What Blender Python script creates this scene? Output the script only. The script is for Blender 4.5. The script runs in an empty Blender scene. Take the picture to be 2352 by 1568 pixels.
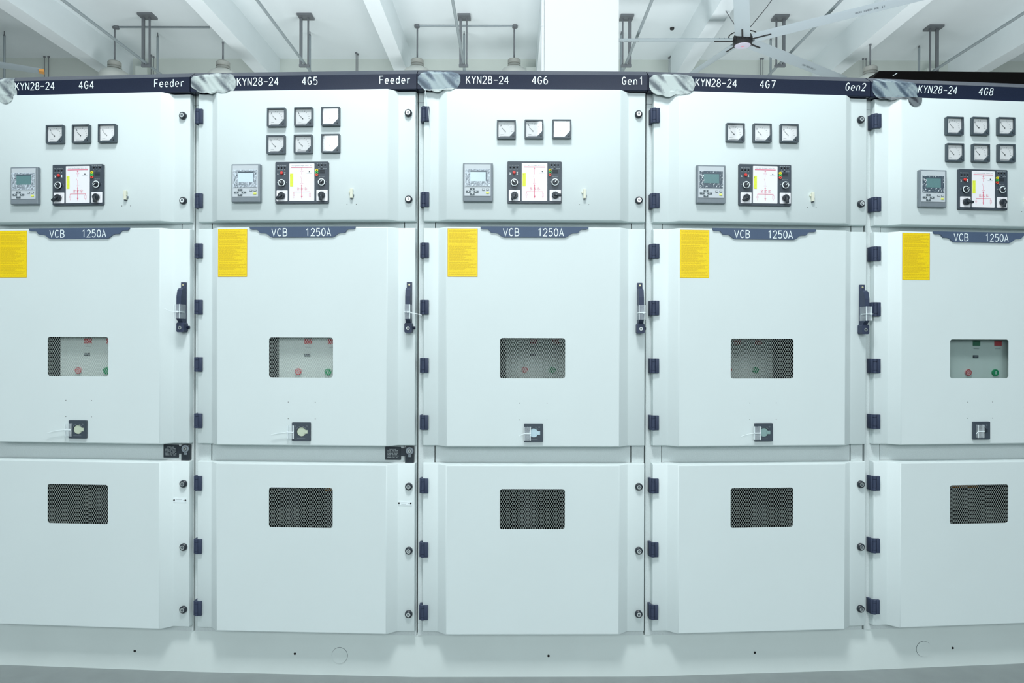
import bpy, bmesh, math, random
from mathutils import Vector, Matrix

random.seed(7)
SC = bpy.context.scene
COL = SC.collection
PI = math.pi

# ------------------------------------------------------------------ camera
CAM_Y, CAM_Z = -2.81153, 1.33
FPX = 1650.0                                   # focal length in pixels of the 2352 px wide frame
PITCH, ROLL = -0.00097077, 0.00275285
cd = bpy.data.cameras.new('camera')
cam = bpy.data.objects.new('camera', cd)
COL.objects.link(cam)
cd.sensor_fit = 'HORIZONTAL'
cd.sensor_width = 36.0
cd.lens = FPX / 2352.0 * 36.0
cd.clip_end = 200
cam.matrix_world = Matrix.Translation((0, CAM_Y, CAM_Z)) @ Matrix.Rotation(PI / 2 + PITCH, 4, 'X') @ Matrix.Rotation(ROLL, 4, 'Z')
SC.camera = cam

# ------------------------------------------------------------------ world, lights, exposure
SC.view_settings.view_transform = 'Standard'
SC.view_settings.look = 'None'
SC.view_settings.gamma = 1.0
SC.view_settings.use_curve_mapping = False
SC.view_settings.exposure = 0.27
SC.cycles.use_denoising = True
SC.cycles.max_bounces = 8
SC.cycles.diffuse_bounces = 4
SC.cycles.transparent_max_bounces = 16
SC.cycles.caustics_reflective = False
SC.cycles.caustics_refractive = False

w = bpy.data.worlds.new('daylight')
SC.world = w
w.use_nodes = True
w.node_tree.nodes['Background'].inputs[0].default_value = (0.80, 0.93, 1.0, 1)
w.node_tree.nodes['Background'].inputs[1].default_value = 1.0


def area(name, loc, target, sx, sy, power, colr=(0.94, 0.978, 0.995)):
    ld = bpy.data.lights.new(name, 'AREA')
    ld.shape = 'RECTANGLE'
    ld.size, ld.size_y = sx, sy
    ld.energy = power
    ld.color = colr
    o = bpy.data.objects.new(name, ld)
    COL.objects.link(o)
    o.location = loc
    d = Vector(target) - Vector(loc)
    o.rotation_euler = d.to_track_quat('-Z', 'Y').to_euler()
    return o


# ceiling lamps of the aisle in front of the row, fill lights added behind it, tall windows behind the photographer
area('aisle_lamp', (-0.15, -2.5, 6.1), (0.0, -0.3, 1.2), 1.4, 0.9, 225)
area('aisle_lamp', (-3.6, -2.0, 5.8), (-2.6, -0.3, 0.9), 1.2, 0.8, 8)
area('aisle_lamp', (3.6, -2.0, 5.8), (2.6, -0.3, 0.9), 1.2, 0.8, 1.5)
for _x in (-6.6, -2.2, 2.2, 6.6):
    area('window_daylight', (_x, -8.92, 3.7), (_x * 0.6, 0.0, 1.2), 3.2, 2.8, 150 if abs(_x) < 3 else (30 if _x < 0 else 10), (0.91, 0.978, 1.0))
# unseen fill lights added behind the row to brighten the ceiling
area('ceiling_fill', (-4.5, 5.0, 1.6), (-4.5, 6.0, 6.5), 4.0, 2.4, 155)
area('ceiling_fill', (0.6, 5.4, 1.6), (0.6, 6.4, 6.5), 4.0, 2.0, 170)
area('ceiling_fill', (5.5, 5.0, 1.6), (5.5, 6.0, 6.5), 4.0, 2.4, 135)


# ------------------------------------------------------------------ materials
def lin(r, g, b):
    f = lambda c: (c / 255 / 12.92) if c / 255 <= 0.04045 else ((c / 255 + 0.055) / 1.055) ** 2.4
    return (f(r), f(g), f(b), 1.0)


def mat(name, rgb, rough=0.5, metal=0.0, noise=0.0, nscale=40.0, bump=0.0, bscale=400.0, spec=0.5):
    m = bpy.data.materials.new(name)
    m.use_nodes = True
    nt = m.node_tree
    b = nt.nodes['Principled BSDF']
    c = lin(*rgb)
    b.inputs['Base Color'].default_value = c
    b.inputs['Roughness'].default_value = rough
    b.inputs['Metallic'].default_value = metal
    b.inputs['Specular IOR Level'].default_value = spec
    tc = nt.nodes.new('ShaderNodeTexCoord')
    if noise > 0:
        n = nt.nodes.new('ShaderNodeTexNoise')
        n.inputs['Scale'].default_value = nscale
        n.inputs['Detail'].default_value = 4
        nt.links.new(tc.outputs['Object'], n.inputs['Vector'])
        r = nt.nodes.new('ShaderNodeMapRange')
        r.inputs['From Min'].default_value = 0.3
        r.inputs['From Max'].default_value = 0.7
        r.inputs['To Min'].default_value = 1 - noise
        r.inputs['To Max'].default_value = 1 + noise
        nt.links.new(n.outputs['Fac'], r.inputs['Value'])
        mx = nt.nodes.new('ShaderNodeVectorMath')
        mx.operation = 'SCALE'
        mx.inputs[0].default_value = c[:3]
        nt.links.new(r.outputs['Result'], mx.inputs['Scale'])
        nt.links.new(mx.outputs['Vector'], b.inputs['Base Color'])
    if bump > 0:
        n2 = nt.nodes.new('ShaderNodeTexNoise')
        n2.inputs['Scale'].default_value = bscale
        nt.links.new(tc.outputs['Object'], n2.inputs['Vector'])
        bp = nt.nodes.new('ShaderNodeBump')
        bp.inputs['Strength'].default_value = bump
        bp.inputs['Distance'].default_value = 0.001
        nt.links.new(n2.outputs['Fac'], bp.inputs['Height'])
        nt.links.new(bp.outputs['Normal'], b.inputs['Normal'])
    return m


PAINT = (216, 227, 227)
M = {}
M['paint'] = mat('pale_grey_powder_coat', PAINT, 0.42, 0, 0.012, 3.0, 0.06, 700)
M['galv'] = mat('textured_frame_paint', (206, 215, 215), 0.5, 0, 0.05, 260, 0.15, 500)
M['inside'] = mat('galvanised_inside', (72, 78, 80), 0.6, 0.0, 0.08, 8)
M['insidelit'] = mat('lit_inside_sheet', (190, 200, 198), 0.5)  # lighter copy of the inside sheet, painted to brighten the middle compartment
M['navy'] = mat('navy_powder_coat', (30, 38, 58), 0.24, 0, 0.10, 300, 0.03, 900, 0.3)
M['hinge'] = mat('blue_grey_hinge_paint', (56, 65, 87), 0.5, 0, 0.05, 300, 0, 400, 0.3)
M['plate'] = mat('slate_blue_plate', (76, 92, 116), 0.5, 0, 0.04, 300, 0, 400, 0.3)
M['white'] = mat('white_lettering', (236, 246, 248), 0.5)
M['black'] = mat('black_plastic', (38, 46, 54), 0.4, 0, 0.05, 200)
M['hole'] = mat('black_hole', (10, 10, 12), 0.9)
M['charcoal'] = mat('charcoal_plastic', (62, 72, 82), 0.45, 0, 0.04, 300)
M['relay'] = mat('grey_relay_plastic', (122, 132, 139), 0.5, 0, 0.03, 300)
M['relayface'] = mat('pale_relay_face', (196, 204, 209), 0.4)
M['screen'] = mat('dark_screen_bezel', (74, 88, 100), 0.25)
M['lcd'] = mat('teal_display', (100, 136, 138), 0.2, 0, 0.08, 500)
M['lcdglare'] = mat('glare_display', (206, 224, 232), 0.15, 0, 0.02, 200)  # whitish reflection on the display painted into its colour
M['button'] = mat('dark_grey_button', (88, 100, 106), 0.5)
M['yellowbtn'] = mat('yellow_button', (232, 236, 110), 0.5)
M['dial'] = mat('white_dial', (248, 251, 252), 0.5)
M['meter'] = mat('dark_meter_case', (66, 78, 86), 0.35)
M['mark'] = mat('dark_print', (88, 96, 104), 0.6)
M['sheet'] = mat('white_mimic_sheet', (240, 240, 244), 0.35)
M['red'] = mat('red_print', (220, 104, 130), 0.5)
M['paler'] = mat('pale_red_print', (226, 150, 170), 0.5)
M['hi'] = mat('yellow_highlight', (226, 236, 70), 0.5, 0, 0.06, 150)
M['redbtn'] = mat('red_button', (214, 58, 52), 0.3)
M['yellow'] = mat('yellow_jack', (238, 220, 40), 0.35)
M['green'] = mat('green_jack', (46, 190, 96), 0.35)
M['orange'] = mat('red_jack', (232, 84, 60), 0.35)
M['steel'] = mat('bright_lock_steel', (206, 212, 212), 0.25, 0.85)
M['greenbtn'] = mat('green_push_button', (20, 150, 96), 0.4)
M['pinkbtn'] = mat('red_push_button', (224, 176, 178), 0.4)
M['flagred'] = mat('red_flag', (196, 70, 76), 0.4)
M['flaggreen'] = mat('green_flag', (58, 122, 92), 0.4)
M['truck'] = mat('pale_breaker_front', (220, 231, 226), 0.5, 0, 0.02, 20)
M['mesh'] = mat('expanded_metal', (162, 173, 169), 0.45, 0.2)
M['disc'] = mat('pale_shutter_disc', (196, 208, 186), 0.35)
M['discblue'] = mat('blue_white_shutter_disc', (190, 216, 226), 0.3)
M['discgrey'] = mat('grey_shutter_disc', (136, 166, 164), 0.3)
M['ivory'] = mat('ivory_terminal', (222, 224, 206), 0.5)
M['tie'] = mat('white_nylon', (236, 246, 248), 0.4)
M['brass'] = mat('brass_screw', (214, 208, 170), 0.35, 0.4)
M['plinth'] = mat('grey_plinth_paint', (216, 226, 224), 0.4, 0, 0.02, 6, 0.05, 500)
M['ceil'] = mat('white_ceiling_paint', (226, 234, 236), 0.8, 0, 0.012, 2)
M['wallpaint'] = mat('grey_green_wall_paint', (196, 204, 198), 0.8, 0, 0.02, 2)
M['column'] = mat('white_column_paint', (244, 248, 249), 0.7)
M['floor'] = mat('grey_epoxy_floor', (132, 140, 140), 0.35, 0, 0.06, 12)
M['conduit'] = mat('grey_steel_conduit', (150, 160, 164), 0.4, 0.3)
M['strut'] = mat('grey_hanger_steel', (112, 116, 120), 0.5, 0.2)
M['lamp'] = mat('grey_lamp_body', (158, 160, 154), 0.5)
M['lampshade'] = mat('pale_lamp_shade', (206, 208, 202), 0.3, 0.3)
M['fan'] = mat('pale_fan_blade', (178, 190, 196), 0.35, 0.15)
M['fandark'] = mat('black_fan_hub', (40, 40, 42), 0.5)
M['fanlabel'] = mat('pale_hub_label', (192, 188, 204), 0.5)
M['tip'] = mat('orange_blade_tip', (238, 168, 84), 0.5)
M['blackbox'] = mat('matt_black_sheet', (7, 6, 6), 0.8, 0, 0.1, 90, 0, 400, 0.1)
M['busbar'] = mat('amber_busbar_sleeve', (196, 130, 50), 0.5)
M['insul'] = mat('dark_insulator', (86, 90, 92), 0.5)
M['amber'] = mat('amber_sticker_print', (206, 166, 20), 0.6)


def mat_sticker():
    m = bpy.data.materials.new('yellow_sticker')
    m.use_nodes = True
    nt = m.node_tree
    b = nt.nodes['Principled BSDF']
    b.inputs['Roughness'].default_value = 0.45
    tc = nt.nodes.new('ShaderNodeTexCoord')
    mp = nt.nodes.new('ShaderNodeMapping')
    mp.inputs['Scale'].default_value = (260, 1, 420)
    n = nt.nodes.new('ShaderNodeTexNoise')
    n.inputs['Scale'].default_value = 1.0
    n.inputs['Detail'].default_value = 1
    r = nt.nodes.new('ShaderNodeValToRGB')
    r.color_ramp.elements[0].position = 0.42
    r.color_ramp.elements[0].color = lin(238, 204, 0)
    r.color_ramp.elements[1].position = 0.56
    r.color_ramp.elements[1].color = lin(250, 218, 0)
    nt.links.new(tc.outputs['Object'], mp.inputs['Vector'])
    nt.links.new(mp.outputs['Vector'], n.inputs['Vector'])
    nt.links.new(n.outputs['Fac'], r.inputs['Fac'])
    nt.links.new(r.outputs['Color'], b.inputs['Base Color'])
    return m


M['sticker'] = mat_sticker()


def mat_glass(name, tint, amount, rough=0.03):
    m = bpy.data.materials.new(name)
    m.use_nodes = True
    nt = m.node_tree
    nt.nodes.remove(nt.nodes['Principled BSDF'])
    out = nt.nodes['Material Output']
    tr = nt.nodes.new('ShaderNodeBsdfTransparent')
    tr.inputs['Color'].default_value = tint
    gl = nt.nodes.new('ShaderNodeBsdfGlossy')
    gl.inputs['Roughness'].default_value = rough
    mx = nt.nodes.new('ShaderNodeMixShader')
    fr = nt.nodes.new('ShaderNodeFresnel')
    fr.inputs['IOR'].default_value = 1.5
    ad = nt.nodes.new('ShaderNodeMath')
    ad.operation = 'ADD'
    ad.inputs[1].default_value = amount
    nt.links.new(fr.outputs['Fac'], ad.inputs[0])
    gm = nt.nodes.new('ShaderNodeNewGeometry')          # reflect on the outer side only: a thin sheet has no inner total reflection
    inv = nt.nodes.new('ShaderNodeMath')
    inv.operation = 'SUBTRACT'
    inv.inputs[0].default_value = 1.0
    nt.links.new(gm.outputs['Backfacing'], inv.inputs[1])
    mu = nt.nodes.new('ShaderNodeMath')
    mu.operation = 'MULTIPLY'
    nt.links.new(ad.outputs['Value'], mu.inputs[0])
    nt.links.new(inv.outputs['Value'], mu.inputs[1])
    nt.links.new(mu.outputs['Value'], mx.inputs['Fac'])
    nt.links.new(tr.outputs['BSDF'], mx.inputs[1])
    nt.links.new(gl.outputs['BSDF'], mx.inputs[2])
    nt.links.new(mx.outputs['Shader'], out.inputs['Surface'])
    return m


M['glass'] = mat_glass('meter_glass', (1, 1, 1, 1), 0.09)
M['pane'] = mat_glass('window_pane', (0.83, 0.86, 0.86, 1), 0.02)


def mat_film(name, scale, lo, hi, white=(226, 236, 242), distort=2.0):
    """clear wrinkled film: white creases over a transparent sheet"""
    m = bpy.data.materials.new(name)
    m.use_nodes = True
    nt = m.node_tree
    out = nt.nodes['Material Output']
    b = nt.nodes['Principled BSDF']
    b.inputs['Base Color'].default_value = lin(*white)
    b.inputs['Roughness'].default_value = 0.2
    tc = nt.nodes.new('ShaderNodeTexCoord')
    n = nt.nodes.new('ShaderNodeTexNoise')
    n.inputs['Scale'].default_value = scale
    n.inputs['Detail'].default_value = 3
    n.inputs['Distortion'].default_value = distort
    r = nt.nodes.new('ShaderNodeMapRange')
    r.inputs['From Min'].default_value = lo
    r.inputs['From Max'].default_value = hi
    tr = nt.nodes.new('ShaderNodeBsdfTransparent')
    mx = nt.nodes.new('ShaderNodeMixShader')
    nt.links.new(tc.outputs['Object'], n.inputs['Vector'])
    nt.links.new(n.outputs['Fac'], r.inputs['Value'])
    nt.links.new(r.outputs['Result'], mx.inputs['Fac'])
    nt.links.new(tr.outputs['BSDF'], mx.inputs[1])
    nt.links.new(b.outputs['BSDF'], mx.inputs[2])
    nt.links.new(mx.outputs['Shader'], out.inputs['Surface'])
    return m


M['filmlight'] = mat_film('wrinkled_film_light', 55, 0.30, 0.70, (214, 226, 236), 3.0)
M['filmdark'] = mat_film('wrinkled_film_thin', 60, 0.56, 0.66, (226, 236, 242), 3.0)
M['sleeve'] = mat_film('clear_sleeve_plastic', 20, 0.10, 2.2, (236, 246, 250), 0.3)


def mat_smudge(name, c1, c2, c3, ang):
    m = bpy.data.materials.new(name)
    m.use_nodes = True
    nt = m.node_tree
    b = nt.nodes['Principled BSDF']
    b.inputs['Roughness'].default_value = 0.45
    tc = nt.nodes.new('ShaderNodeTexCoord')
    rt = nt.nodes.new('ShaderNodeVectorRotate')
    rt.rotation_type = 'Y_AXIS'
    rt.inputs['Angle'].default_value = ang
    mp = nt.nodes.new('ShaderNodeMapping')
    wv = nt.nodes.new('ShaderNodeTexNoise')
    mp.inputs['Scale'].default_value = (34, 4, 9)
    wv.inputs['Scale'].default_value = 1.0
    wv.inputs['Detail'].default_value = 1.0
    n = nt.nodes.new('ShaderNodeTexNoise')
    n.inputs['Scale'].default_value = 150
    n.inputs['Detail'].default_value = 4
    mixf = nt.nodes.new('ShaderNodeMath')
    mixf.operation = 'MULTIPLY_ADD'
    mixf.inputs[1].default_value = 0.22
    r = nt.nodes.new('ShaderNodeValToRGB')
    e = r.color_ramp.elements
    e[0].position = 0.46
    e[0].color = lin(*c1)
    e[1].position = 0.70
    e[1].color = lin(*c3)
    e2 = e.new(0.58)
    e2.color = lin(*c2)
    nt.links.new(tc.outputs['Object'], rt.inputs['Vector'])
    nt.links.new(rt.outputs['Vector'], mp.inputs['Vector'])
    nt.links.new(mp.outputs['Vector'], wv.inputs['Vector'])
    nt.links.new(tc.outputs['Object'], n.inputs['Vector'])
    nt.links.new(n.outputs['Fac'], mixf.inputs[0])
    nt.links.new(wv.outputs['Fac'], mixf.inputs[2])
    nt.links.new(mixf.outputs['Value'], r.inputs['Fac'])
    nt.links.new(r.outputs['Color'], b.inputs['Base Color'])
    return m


M['smudge'] = mat_smudge('pale_smear', (92, 102, 108), (146, 156, 158), (186, 198, 196), 0.75)
M['smudgeblue'] = mat_smudge('blue_grey_smear', (64, 80, 94), (100, 116, 130), (150, 166, 170), 0.75)
M['smudgedark'] = mat_smudge('dark_smear', (34, 36, 42), (54, 58, 66), (110, 118, 122), 0.75)


# ------------------------------------------------------------------ mesh helpers
# cabinet coordinates: u to the right, d out of the front (towards the aisle), z up  ->  local (u, -d, z)
class MB:
    def __init__(self):
        self.v, self.f, self.m, self.mats = [], [], [], []

    def mi(self, key):
        if key not in self.mats:
            self.mats.append(key)
        return self.mats.index(key)

    def add(self, verts, faces, key):
        o = len(self.v)
        self.v += [tuple(p) for p in verts]
        i = self.mi(key)
        for fc in faces:
            self.f.append([o + k for k in fc])
            self.m.append(i)

    def box(self, u0, u1, d0, d1, z0, z1, key, bev=0.0):
        if bev > 0:
            bm = bmesh.new()
            vs = [bm.verts.new((x, -d, z)) for z in (z0, z1) for d in (d0, d1) for x in (u0, u1)]
            for q in ((0, 1, 3, 2), (4, 6, 7, 5), (0, 4, 5, 1), (2, 3, 7, 6), (0, 2, 6, 4), (1, 5, 7, 3)):
                bm.faces.new([vs[i] for i in q])
            bmesh.ops.recalc_face_normals(bm, faces=bm.faces)
            bmesh.ops.bevel(bm, geom=list(bm.edges), offset=bev, segments=2, affect='EDGES', profile=0.5)
            self.bm(bm, key)
            bm.free()
            return
        vs = [(x, -d, z) for z in (z0, z1) for d in (d0, d1) for x in (u0, u1)]
        self.add(vs, ((0, 1, 3, 2), (4, 6, 7, 5), (0, 4, 5, 1), (2, 3, 7, 6), (0, 2, 6, 4), (1, 5, 7, 3)), key)

    def bm(self, bm, key):
        bm.verts.index_update()
        self.add([v.co[:] for v in bm.verts], [[v.index for v in f.verts] for f in bm.faces], key)

    def plate(self, outline, d0, d1, key, holes=(), sidekey=None):
        """flat plate in the front plane: outline and holes are (u, z) loops, from depth d0 to d1"""
        bm = bmesh.new()
        loops = []
        for lp in [outline] + list(holes):
            vs = [bm.verts.new((p[0], -d1, p[1])) for p in lp]
            loops.append(vs)
            for i in range(len(vs)):
                bm.edges.new((vs[i], vs[(i + 1) % len(vs)]))
        bmesh.ops.triangle_fill(bm, use_beauty=True, edges=list(bm.edges))
        bm.verts.index_update()
        co = [v.co[:] for v in bm.verts]
        n = len(co)
        tris = []
        for f in bm.faces:
            idx = [v.index for v in f.verts]
            if f.normal.y > 0:
                idx.reverse()
            tris.append(idx)
        back = [(c[0], -d0, c[2]) for c in co]
        self.add(co + back, tris + [[i + n for i in reversed(t)] for t in tris], key)
        o = len(self.v) - 2 * n
        si = self.mi(sidekey or key)
        for vs in loops:
            ids = [v.index for v in vs]
            for i in range(len(ids)):
                a, b = ids[i], ids[(i + 1) % len(ids)]
                self.f.append([o + a, o + b, o + b + n, o + a + n])
                self.m.append(si)
        bm.free()

    def cyl(self, p0, p1, r0, key, r1=None, n=20, caps=True):
        """round bar between two (u, d, z) points"""
        r1 = r0 if r1 is None else r1
        a, b = Vector((p0[0], -p0[1], p0[2])), Vector((p1[0], -p1[1], p1[2]))
        ax = (b - a).normalized()
        t = Vector((0, 0, 1)) if abs(ax.z) < 0.9 else Vector((1, 0, 0))
        e1 = ax.cross(t).normalized()
        e2 = ax.cross(e1)
        vs = []
        for c, r in ((a, r0), (b, r1)):
            for i in range(n):
                w_ = 2 * PI * i / n
                vs.append(c + (e1 * math.cos(w_) + e2 * math.sin(w_)) * r)
        fs = [(i, (i + 1) % n, n + (i + 1) % n, n + i) for i in range(n)]
        if caps:
            fs += [tuple(reversed(range(n))), tuple(range(n, 2 * n))]
        self.add(vs, fs, key)

    def tube(self, pts, r, key, n=8):
        P = [Vector((p[0], -p[1], p[2])) for p in pts]
        vs, fs = [], []
        for k, c in enumerate(P):
            ax = (P[min(k + 1, len(P) - 1)] - P[max(k - 1, 0)]).normalized()
            t = Vector((0, 0, 1)) if abs(ax.z) < 0.9 else Vector((1, 0, 0))
            e1 = ax.cross(t).normalized()
            e2 = ax.cross(e1)
            for i in range(n):
                w_ = 2 * PI * i / n
                vs.append(c + (e1 * math.cos(w_) + e2 * math.sin(w_)) * r)
        for k in range(len(P) - 1):
            for i in range(n):
                fs.append((k * n + i, k * n + (i + 1) % n, (k + 1) * n + (i + 1) % n, (k + 1) * n + i))
        fs += [tuple(reversed(range(n))), tuple(range((len(P) - 1) * n, len(P) * n))]
        self.add(vs, fs, key)

    def lathe(self, c, prof, key, n=28):
        """prof: (radius, z) from top to bottom around the vertical through c = (x, y, z) in world axes"""
        vs, fs = [], []
        for r, z in prof:
            for i in range(n):
                w_ = 2 * PI * i / n
                vs.append((c[0] + r * math.cos(w_), c[1] + r * math.sin(w_), c[2] + z))
        for k in range(len(prof) - 1):
            for i in range(n):
                fs.append((k * n + i, (k + 1) * n + i, (k + 1) * n + (i + 1) % n, k * n + (i + 1) % n))
        self.add(vs, fs, key)

    def ring(self, u, z, r0, r1, d0, d1, key, n=28, a0=0.0, a1=2 * PI):
        """flat annulus (or arc) facing the aisle"""
        full = abs(a1 - a0 - 2 * PI) < 1e-6
        k = n if full else n + 1
        vs = []
        for i in range(k):
            w_ = a0 + (a1 - a0) * i / n
            c, s = math.cos(w_), math.sin(w_)
            vs += [(u + r0 * c, -d1, z + r0 * s), (u + r1 * c, -d1, z + r1 * s), (u + r1 * c, -d0, z + r1 * s), (u + r0 * c, -d0, z + r0 * s)]
        fs = []
        for i in range(n):
            a, b = 4 * i, 4 * ((i + 1) % k)
            for e in range(4):
                fs.append((a + e, a + (e + 1) % 4, b + (e + 1) % 4, b + e))
        self.add(vs, fs, key)

    def mesh(self, name, smooth=False, fix=True):
        me = bpy.data.meshes.new(name)
        me.from_pydata(self.v, [], self.f)
        for k in self.mats:
            me.materials.append(M[k])
        me.polygons.foreach_set('material_index', self.m)
        if fix:
            bm = bmesh.new()
            bm.from_mesh(me)
            bmesh.ops.recalc_face_normals(bm, faces=bm.faces)
            bm.to_mesh(me)
            bm.free()
        if smooth:
            me.polygons.foreach_set('use_smooth', [True] * len(me.polygons))
            try:
                me.set_sharp_from_angle(angle=math.radians(35))
            except Exception:
                pass
        me.update()
        return me


def link(name, mesh, parent=None, loc=None):
    o = bpy.data.objects.new(name, mesh)
    COL.objects.link(o)
    if parent is not None:
        o.parent = parent
    if loc is not None:
        o.location = loc
    return o


def tag(o, label=None, cat=None, group=None, kind=None):
    if label:
        o['label'] = label
    if cat:
        o['category'] = cat
    if group:
        o['group'] = group
    if kind:
        o['kind'] = kind
    return o


def rrect(u0, u1, z0, z1, r, n=4):
    pts = []
    for cx, cz, a in ((u1 - r, z1 - r, 0), (u0 + r, z1 - r, PI / 2), (u0 + r, z0 + r, PI), (u1 - r, z0 + r, 1.5 * PI)):
        for i in range(n + 1):
            w_ = a + PI / 2 * i / n
            pts.append((cx + r * math.cos(w_), cz + r * math.sin(w_)))
    return pts


def circle(u, z, r, n=24):
    return [(u + r * math.cos(2 * PI * i / n), z + r * math.sin(2 * PI * i / n)) for i in range(n)]


# ---- lettering: outlines of the built-in typeface, set letter by letter
_G = {}


def glyph(ch):
    if ch in _G:
        return _G[ch]
    cu = bpy.data.curves.new('letter', 'FONT')
    cu.body = ch
    cu.size = 1.0
    cu.resolution_u = 4
    o = bpy.data.objects.new('letter', cu)
    COL.objects.link(o)
    dg = bpy.context.evaluated_depsgraph_get()
    me = bpy.data.meshes.new_from_object(o.evaluated_get(dg))
    vs = [(v.co.x, v.co.y) for v in me.vertices]
    fs = [list(p.vertices) for p in me.polygons]
    bpy.data.objects.remove(o)
    bpy.data.curves.remove(cu)
    bpy.data.meshes.remove(me)
    _G[ch] = (vs, fs)
    return _G[ch]


_H = [p[1] for p in glyph('H')[0]]
CAP = max(_H) - min(_H)


def letters(mb, text, u, z, h, pitch, d, key, wide=0.8, shear=0.0, tilt=0.0, proj=None):
    """text whose first cell starts at u, baseline z, capital height h, one cell per character"""
    s = h / CAP
    ct, st = math.cos(tilt), math.sin(tilt)
    for i, ch in enumerate(text):
        if ch == ' ':
            continue
        vs, fs = glyph(ch)
        if not vs:
            continue
        x0, x1 = min(p[0] for p in vs), max(p[0] for p in vs)
        sc = wide * s
        if (x1 - x0) * sc > pitch * 0.92:
            sc = pitch * 0.92 / (x1 - x0)
        ox = (i + 0.5) * pitch - (x0 + x1) / 2 * sc
        out = []
        for px, py in vs:
            a, b = ox + px * sc + shear * py * s, py * s
            a, b = a * ct - b * st, a * st + b * ct
            out.append((u + a, -d, z + b) if proj is None else proj(a, b))
        mb.add(out, fs, key)


# ---- engraved lettering of the headers and nameplates: single-line technical letters swept with an even stroke
def arc(cx_, cy_, rx, ry, a0, a1, n=14):
    return [(cx_ + rx * math.cos(math.radians(a0 + (a1 - a0) * i / n)), cy_ + ry * math.sin(math.radians(a0 + (a1 - a0) * i / n))) for i in range(n + 1)]


STROKES = {
    'K': [[(.02, 0), (.02, 1)], [(.54, 1), (.02, .36)], [(.20, .56), (.58, 0)]],
    'Y': [[(0, 1), (.3, .48), (.3, 0)], [(.6, 1), (.3, .48)]],
    'N': [[(.02, 0), (.02, 1)], [(.02, 1), (.56, 0)], [(.56, 0), (.56, 1)]],
    '2': [arc(.29, .72, .26, .28, 165, -20) + [(.02, 0), (.58, 0)]],
    '8': [arc(.29, .755, .22, .245, 0, 360, 22), arc(.29, .26, .27, .26, 0, 360, 22)],
    '-': [[(.02, .46), (.58, .46)]],
    '4': [[(.44, 0), (.44, 1)], [(.44, 1), (.0, .28)], [(.0, .28), (.6, .28)]],
    'G': [arc(.3, .5, .28, .5, 42, 328, 20) + [(.56, .46), (.34, .46)]],
    '5': [[(.53, 1), (.10, 1), (.05, .56)] + arc(.27, .32, .29, .32, 118, -140, 18)],
    '6': [arc(.29, .31, .27, .31, 0, 360, 22), arc(.37, .33, .35, .67, 180, 78, 10)],
    '7': [[(.02, 1), (.58, 1), (.22, 0)]],
    'F': [[(.04, 0), (.04, 1), (.56, 1)], [(.04, .52), (.48, .52)]],
    'e': [[(.03, .34), (.55, .34)] + arc(.29, .33, .26, .33, 2, 305, 18)],
    'd': [arc(.27, .33, .24, .33, 0, 360, 20), [(.52, 0), (.52, 1)]],
    'r': [[(.10, 0), (.10, .66)], arc(.36, .34, .26, .32, 180, 62, 8)],
    'n': [[(.05, 0), (.05, .66)], arc(.28, .40, .23, .26, 180, 0, 12) + [(.51, 0)]],
    '1': [[(.12, .80), (.34, 1), (.34, 0)]],
    'V': [[(0, 1), (.3, 0), (.6, 1)]],
    'C': [arc(.31, .5, .28, .5, 45, 315, 20)],
    'B': [[(.03, 0), (.03, 1)] + arc(.30, .76, .22, .24, 90, -90, 8) + arc(.30, .26, .26, .26, 90, -90, 8) + [(.03, 0)], [(.03, .52), (.30, .52)]],
    '0': [arc(.3, .5, .27, .5, 0, 360, 24)],
    'A': [[(0, 0), (.3, 1), (.6, 0)], [(.09, .3), (.51, .3)]],
}


def engraved(mb, text, u, z, h, pitch, gw, d, key, stroke=.0031, shear=0.0):
    for i, ch in enumerate(text):
        for poly in STROKES[ch]:
            pts = [(u + i * pitch + x * gw / .6 + shear * y * h, z + y * h) for x, y in poly]
            n = len(pts)
            L_, R_ = [], []
            for k, (x, y) in enumerate(pts):
                t = []
                if k > 0:
                    t.append(Vector((x - pts[k - 1][0], y - pts[k - 1][1])).normalized())
                if k < n - 1:
                    t.append(Vector((pts[k + 1][0] - x, pts[k + 1][1] - y)).normalized())
                if abs(pts[0][0] - pts[-1][0]) + abs(pts[0][1] - pts[-1][1]) < 1e-7 and k in (0, n - 1):
                    t = [Vector((pts[1][0] - pts[0][0], pts[1][1] - pts[0][1])).normalized(), Vector((pts[-1][0] - pts[-2][0], pts[-1][1] - pts[-2][1])).normalized()]
                tv = sum(t, Vector((0, 0))).normalized() if sum(t, Vector((0, 0))).length > 1e-6 else t[0]
                nv = Vector((-tv.y, tv.x))
                m_ = min(1 / max(abs(nv.dot(Vector((-t[0].y, t[0].x)))), .4), 1.9) * stroke / 2
                L_.append((x + nv.x * m_, y + nv.y * m_)); R_.append((x - nv.x * m_, y - nv.y * m_))
            vs = [(a_[0], -d, a_[1]) for a_ in L_] + [(a_[0], -d, a_[1]) for a_ in R_]
            mb.add(vs, [(k, n + k, n + k + 1, k + 1) for k in range(n - 1)], key)


# ================================================================== THE ROOM
def ray(px, py, dist):
    """point at a distance in front of the lens plane, for measuring the room (camera level, looking along +Y)"""
    a, b = px - 1176, py - 784
    c, s = math.cos(-ROLL), math.sin(-ROLL)
    a, b = a * c - b * s, a * s + b * c
    return Vector((a / FPX * dist, CAM_Y + dist, CAM_Z - b / FPX * dist + PITCH * dist))


HC = 6.5                 # ceiling height
FARY = 10.4              # far wall
BX0, BX1 = -16.0, 16.0


def wbox(mb, x0, x1, y0, y1, z0, z1, key):
    mb.box(x0, x1, -y0, -y1, z0, z1, key)


def structure(name, mb, label=None):
    o = link(name, mb.mesh(name))
    tag(o, label, None, None, 'structure')
    return o


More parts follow.
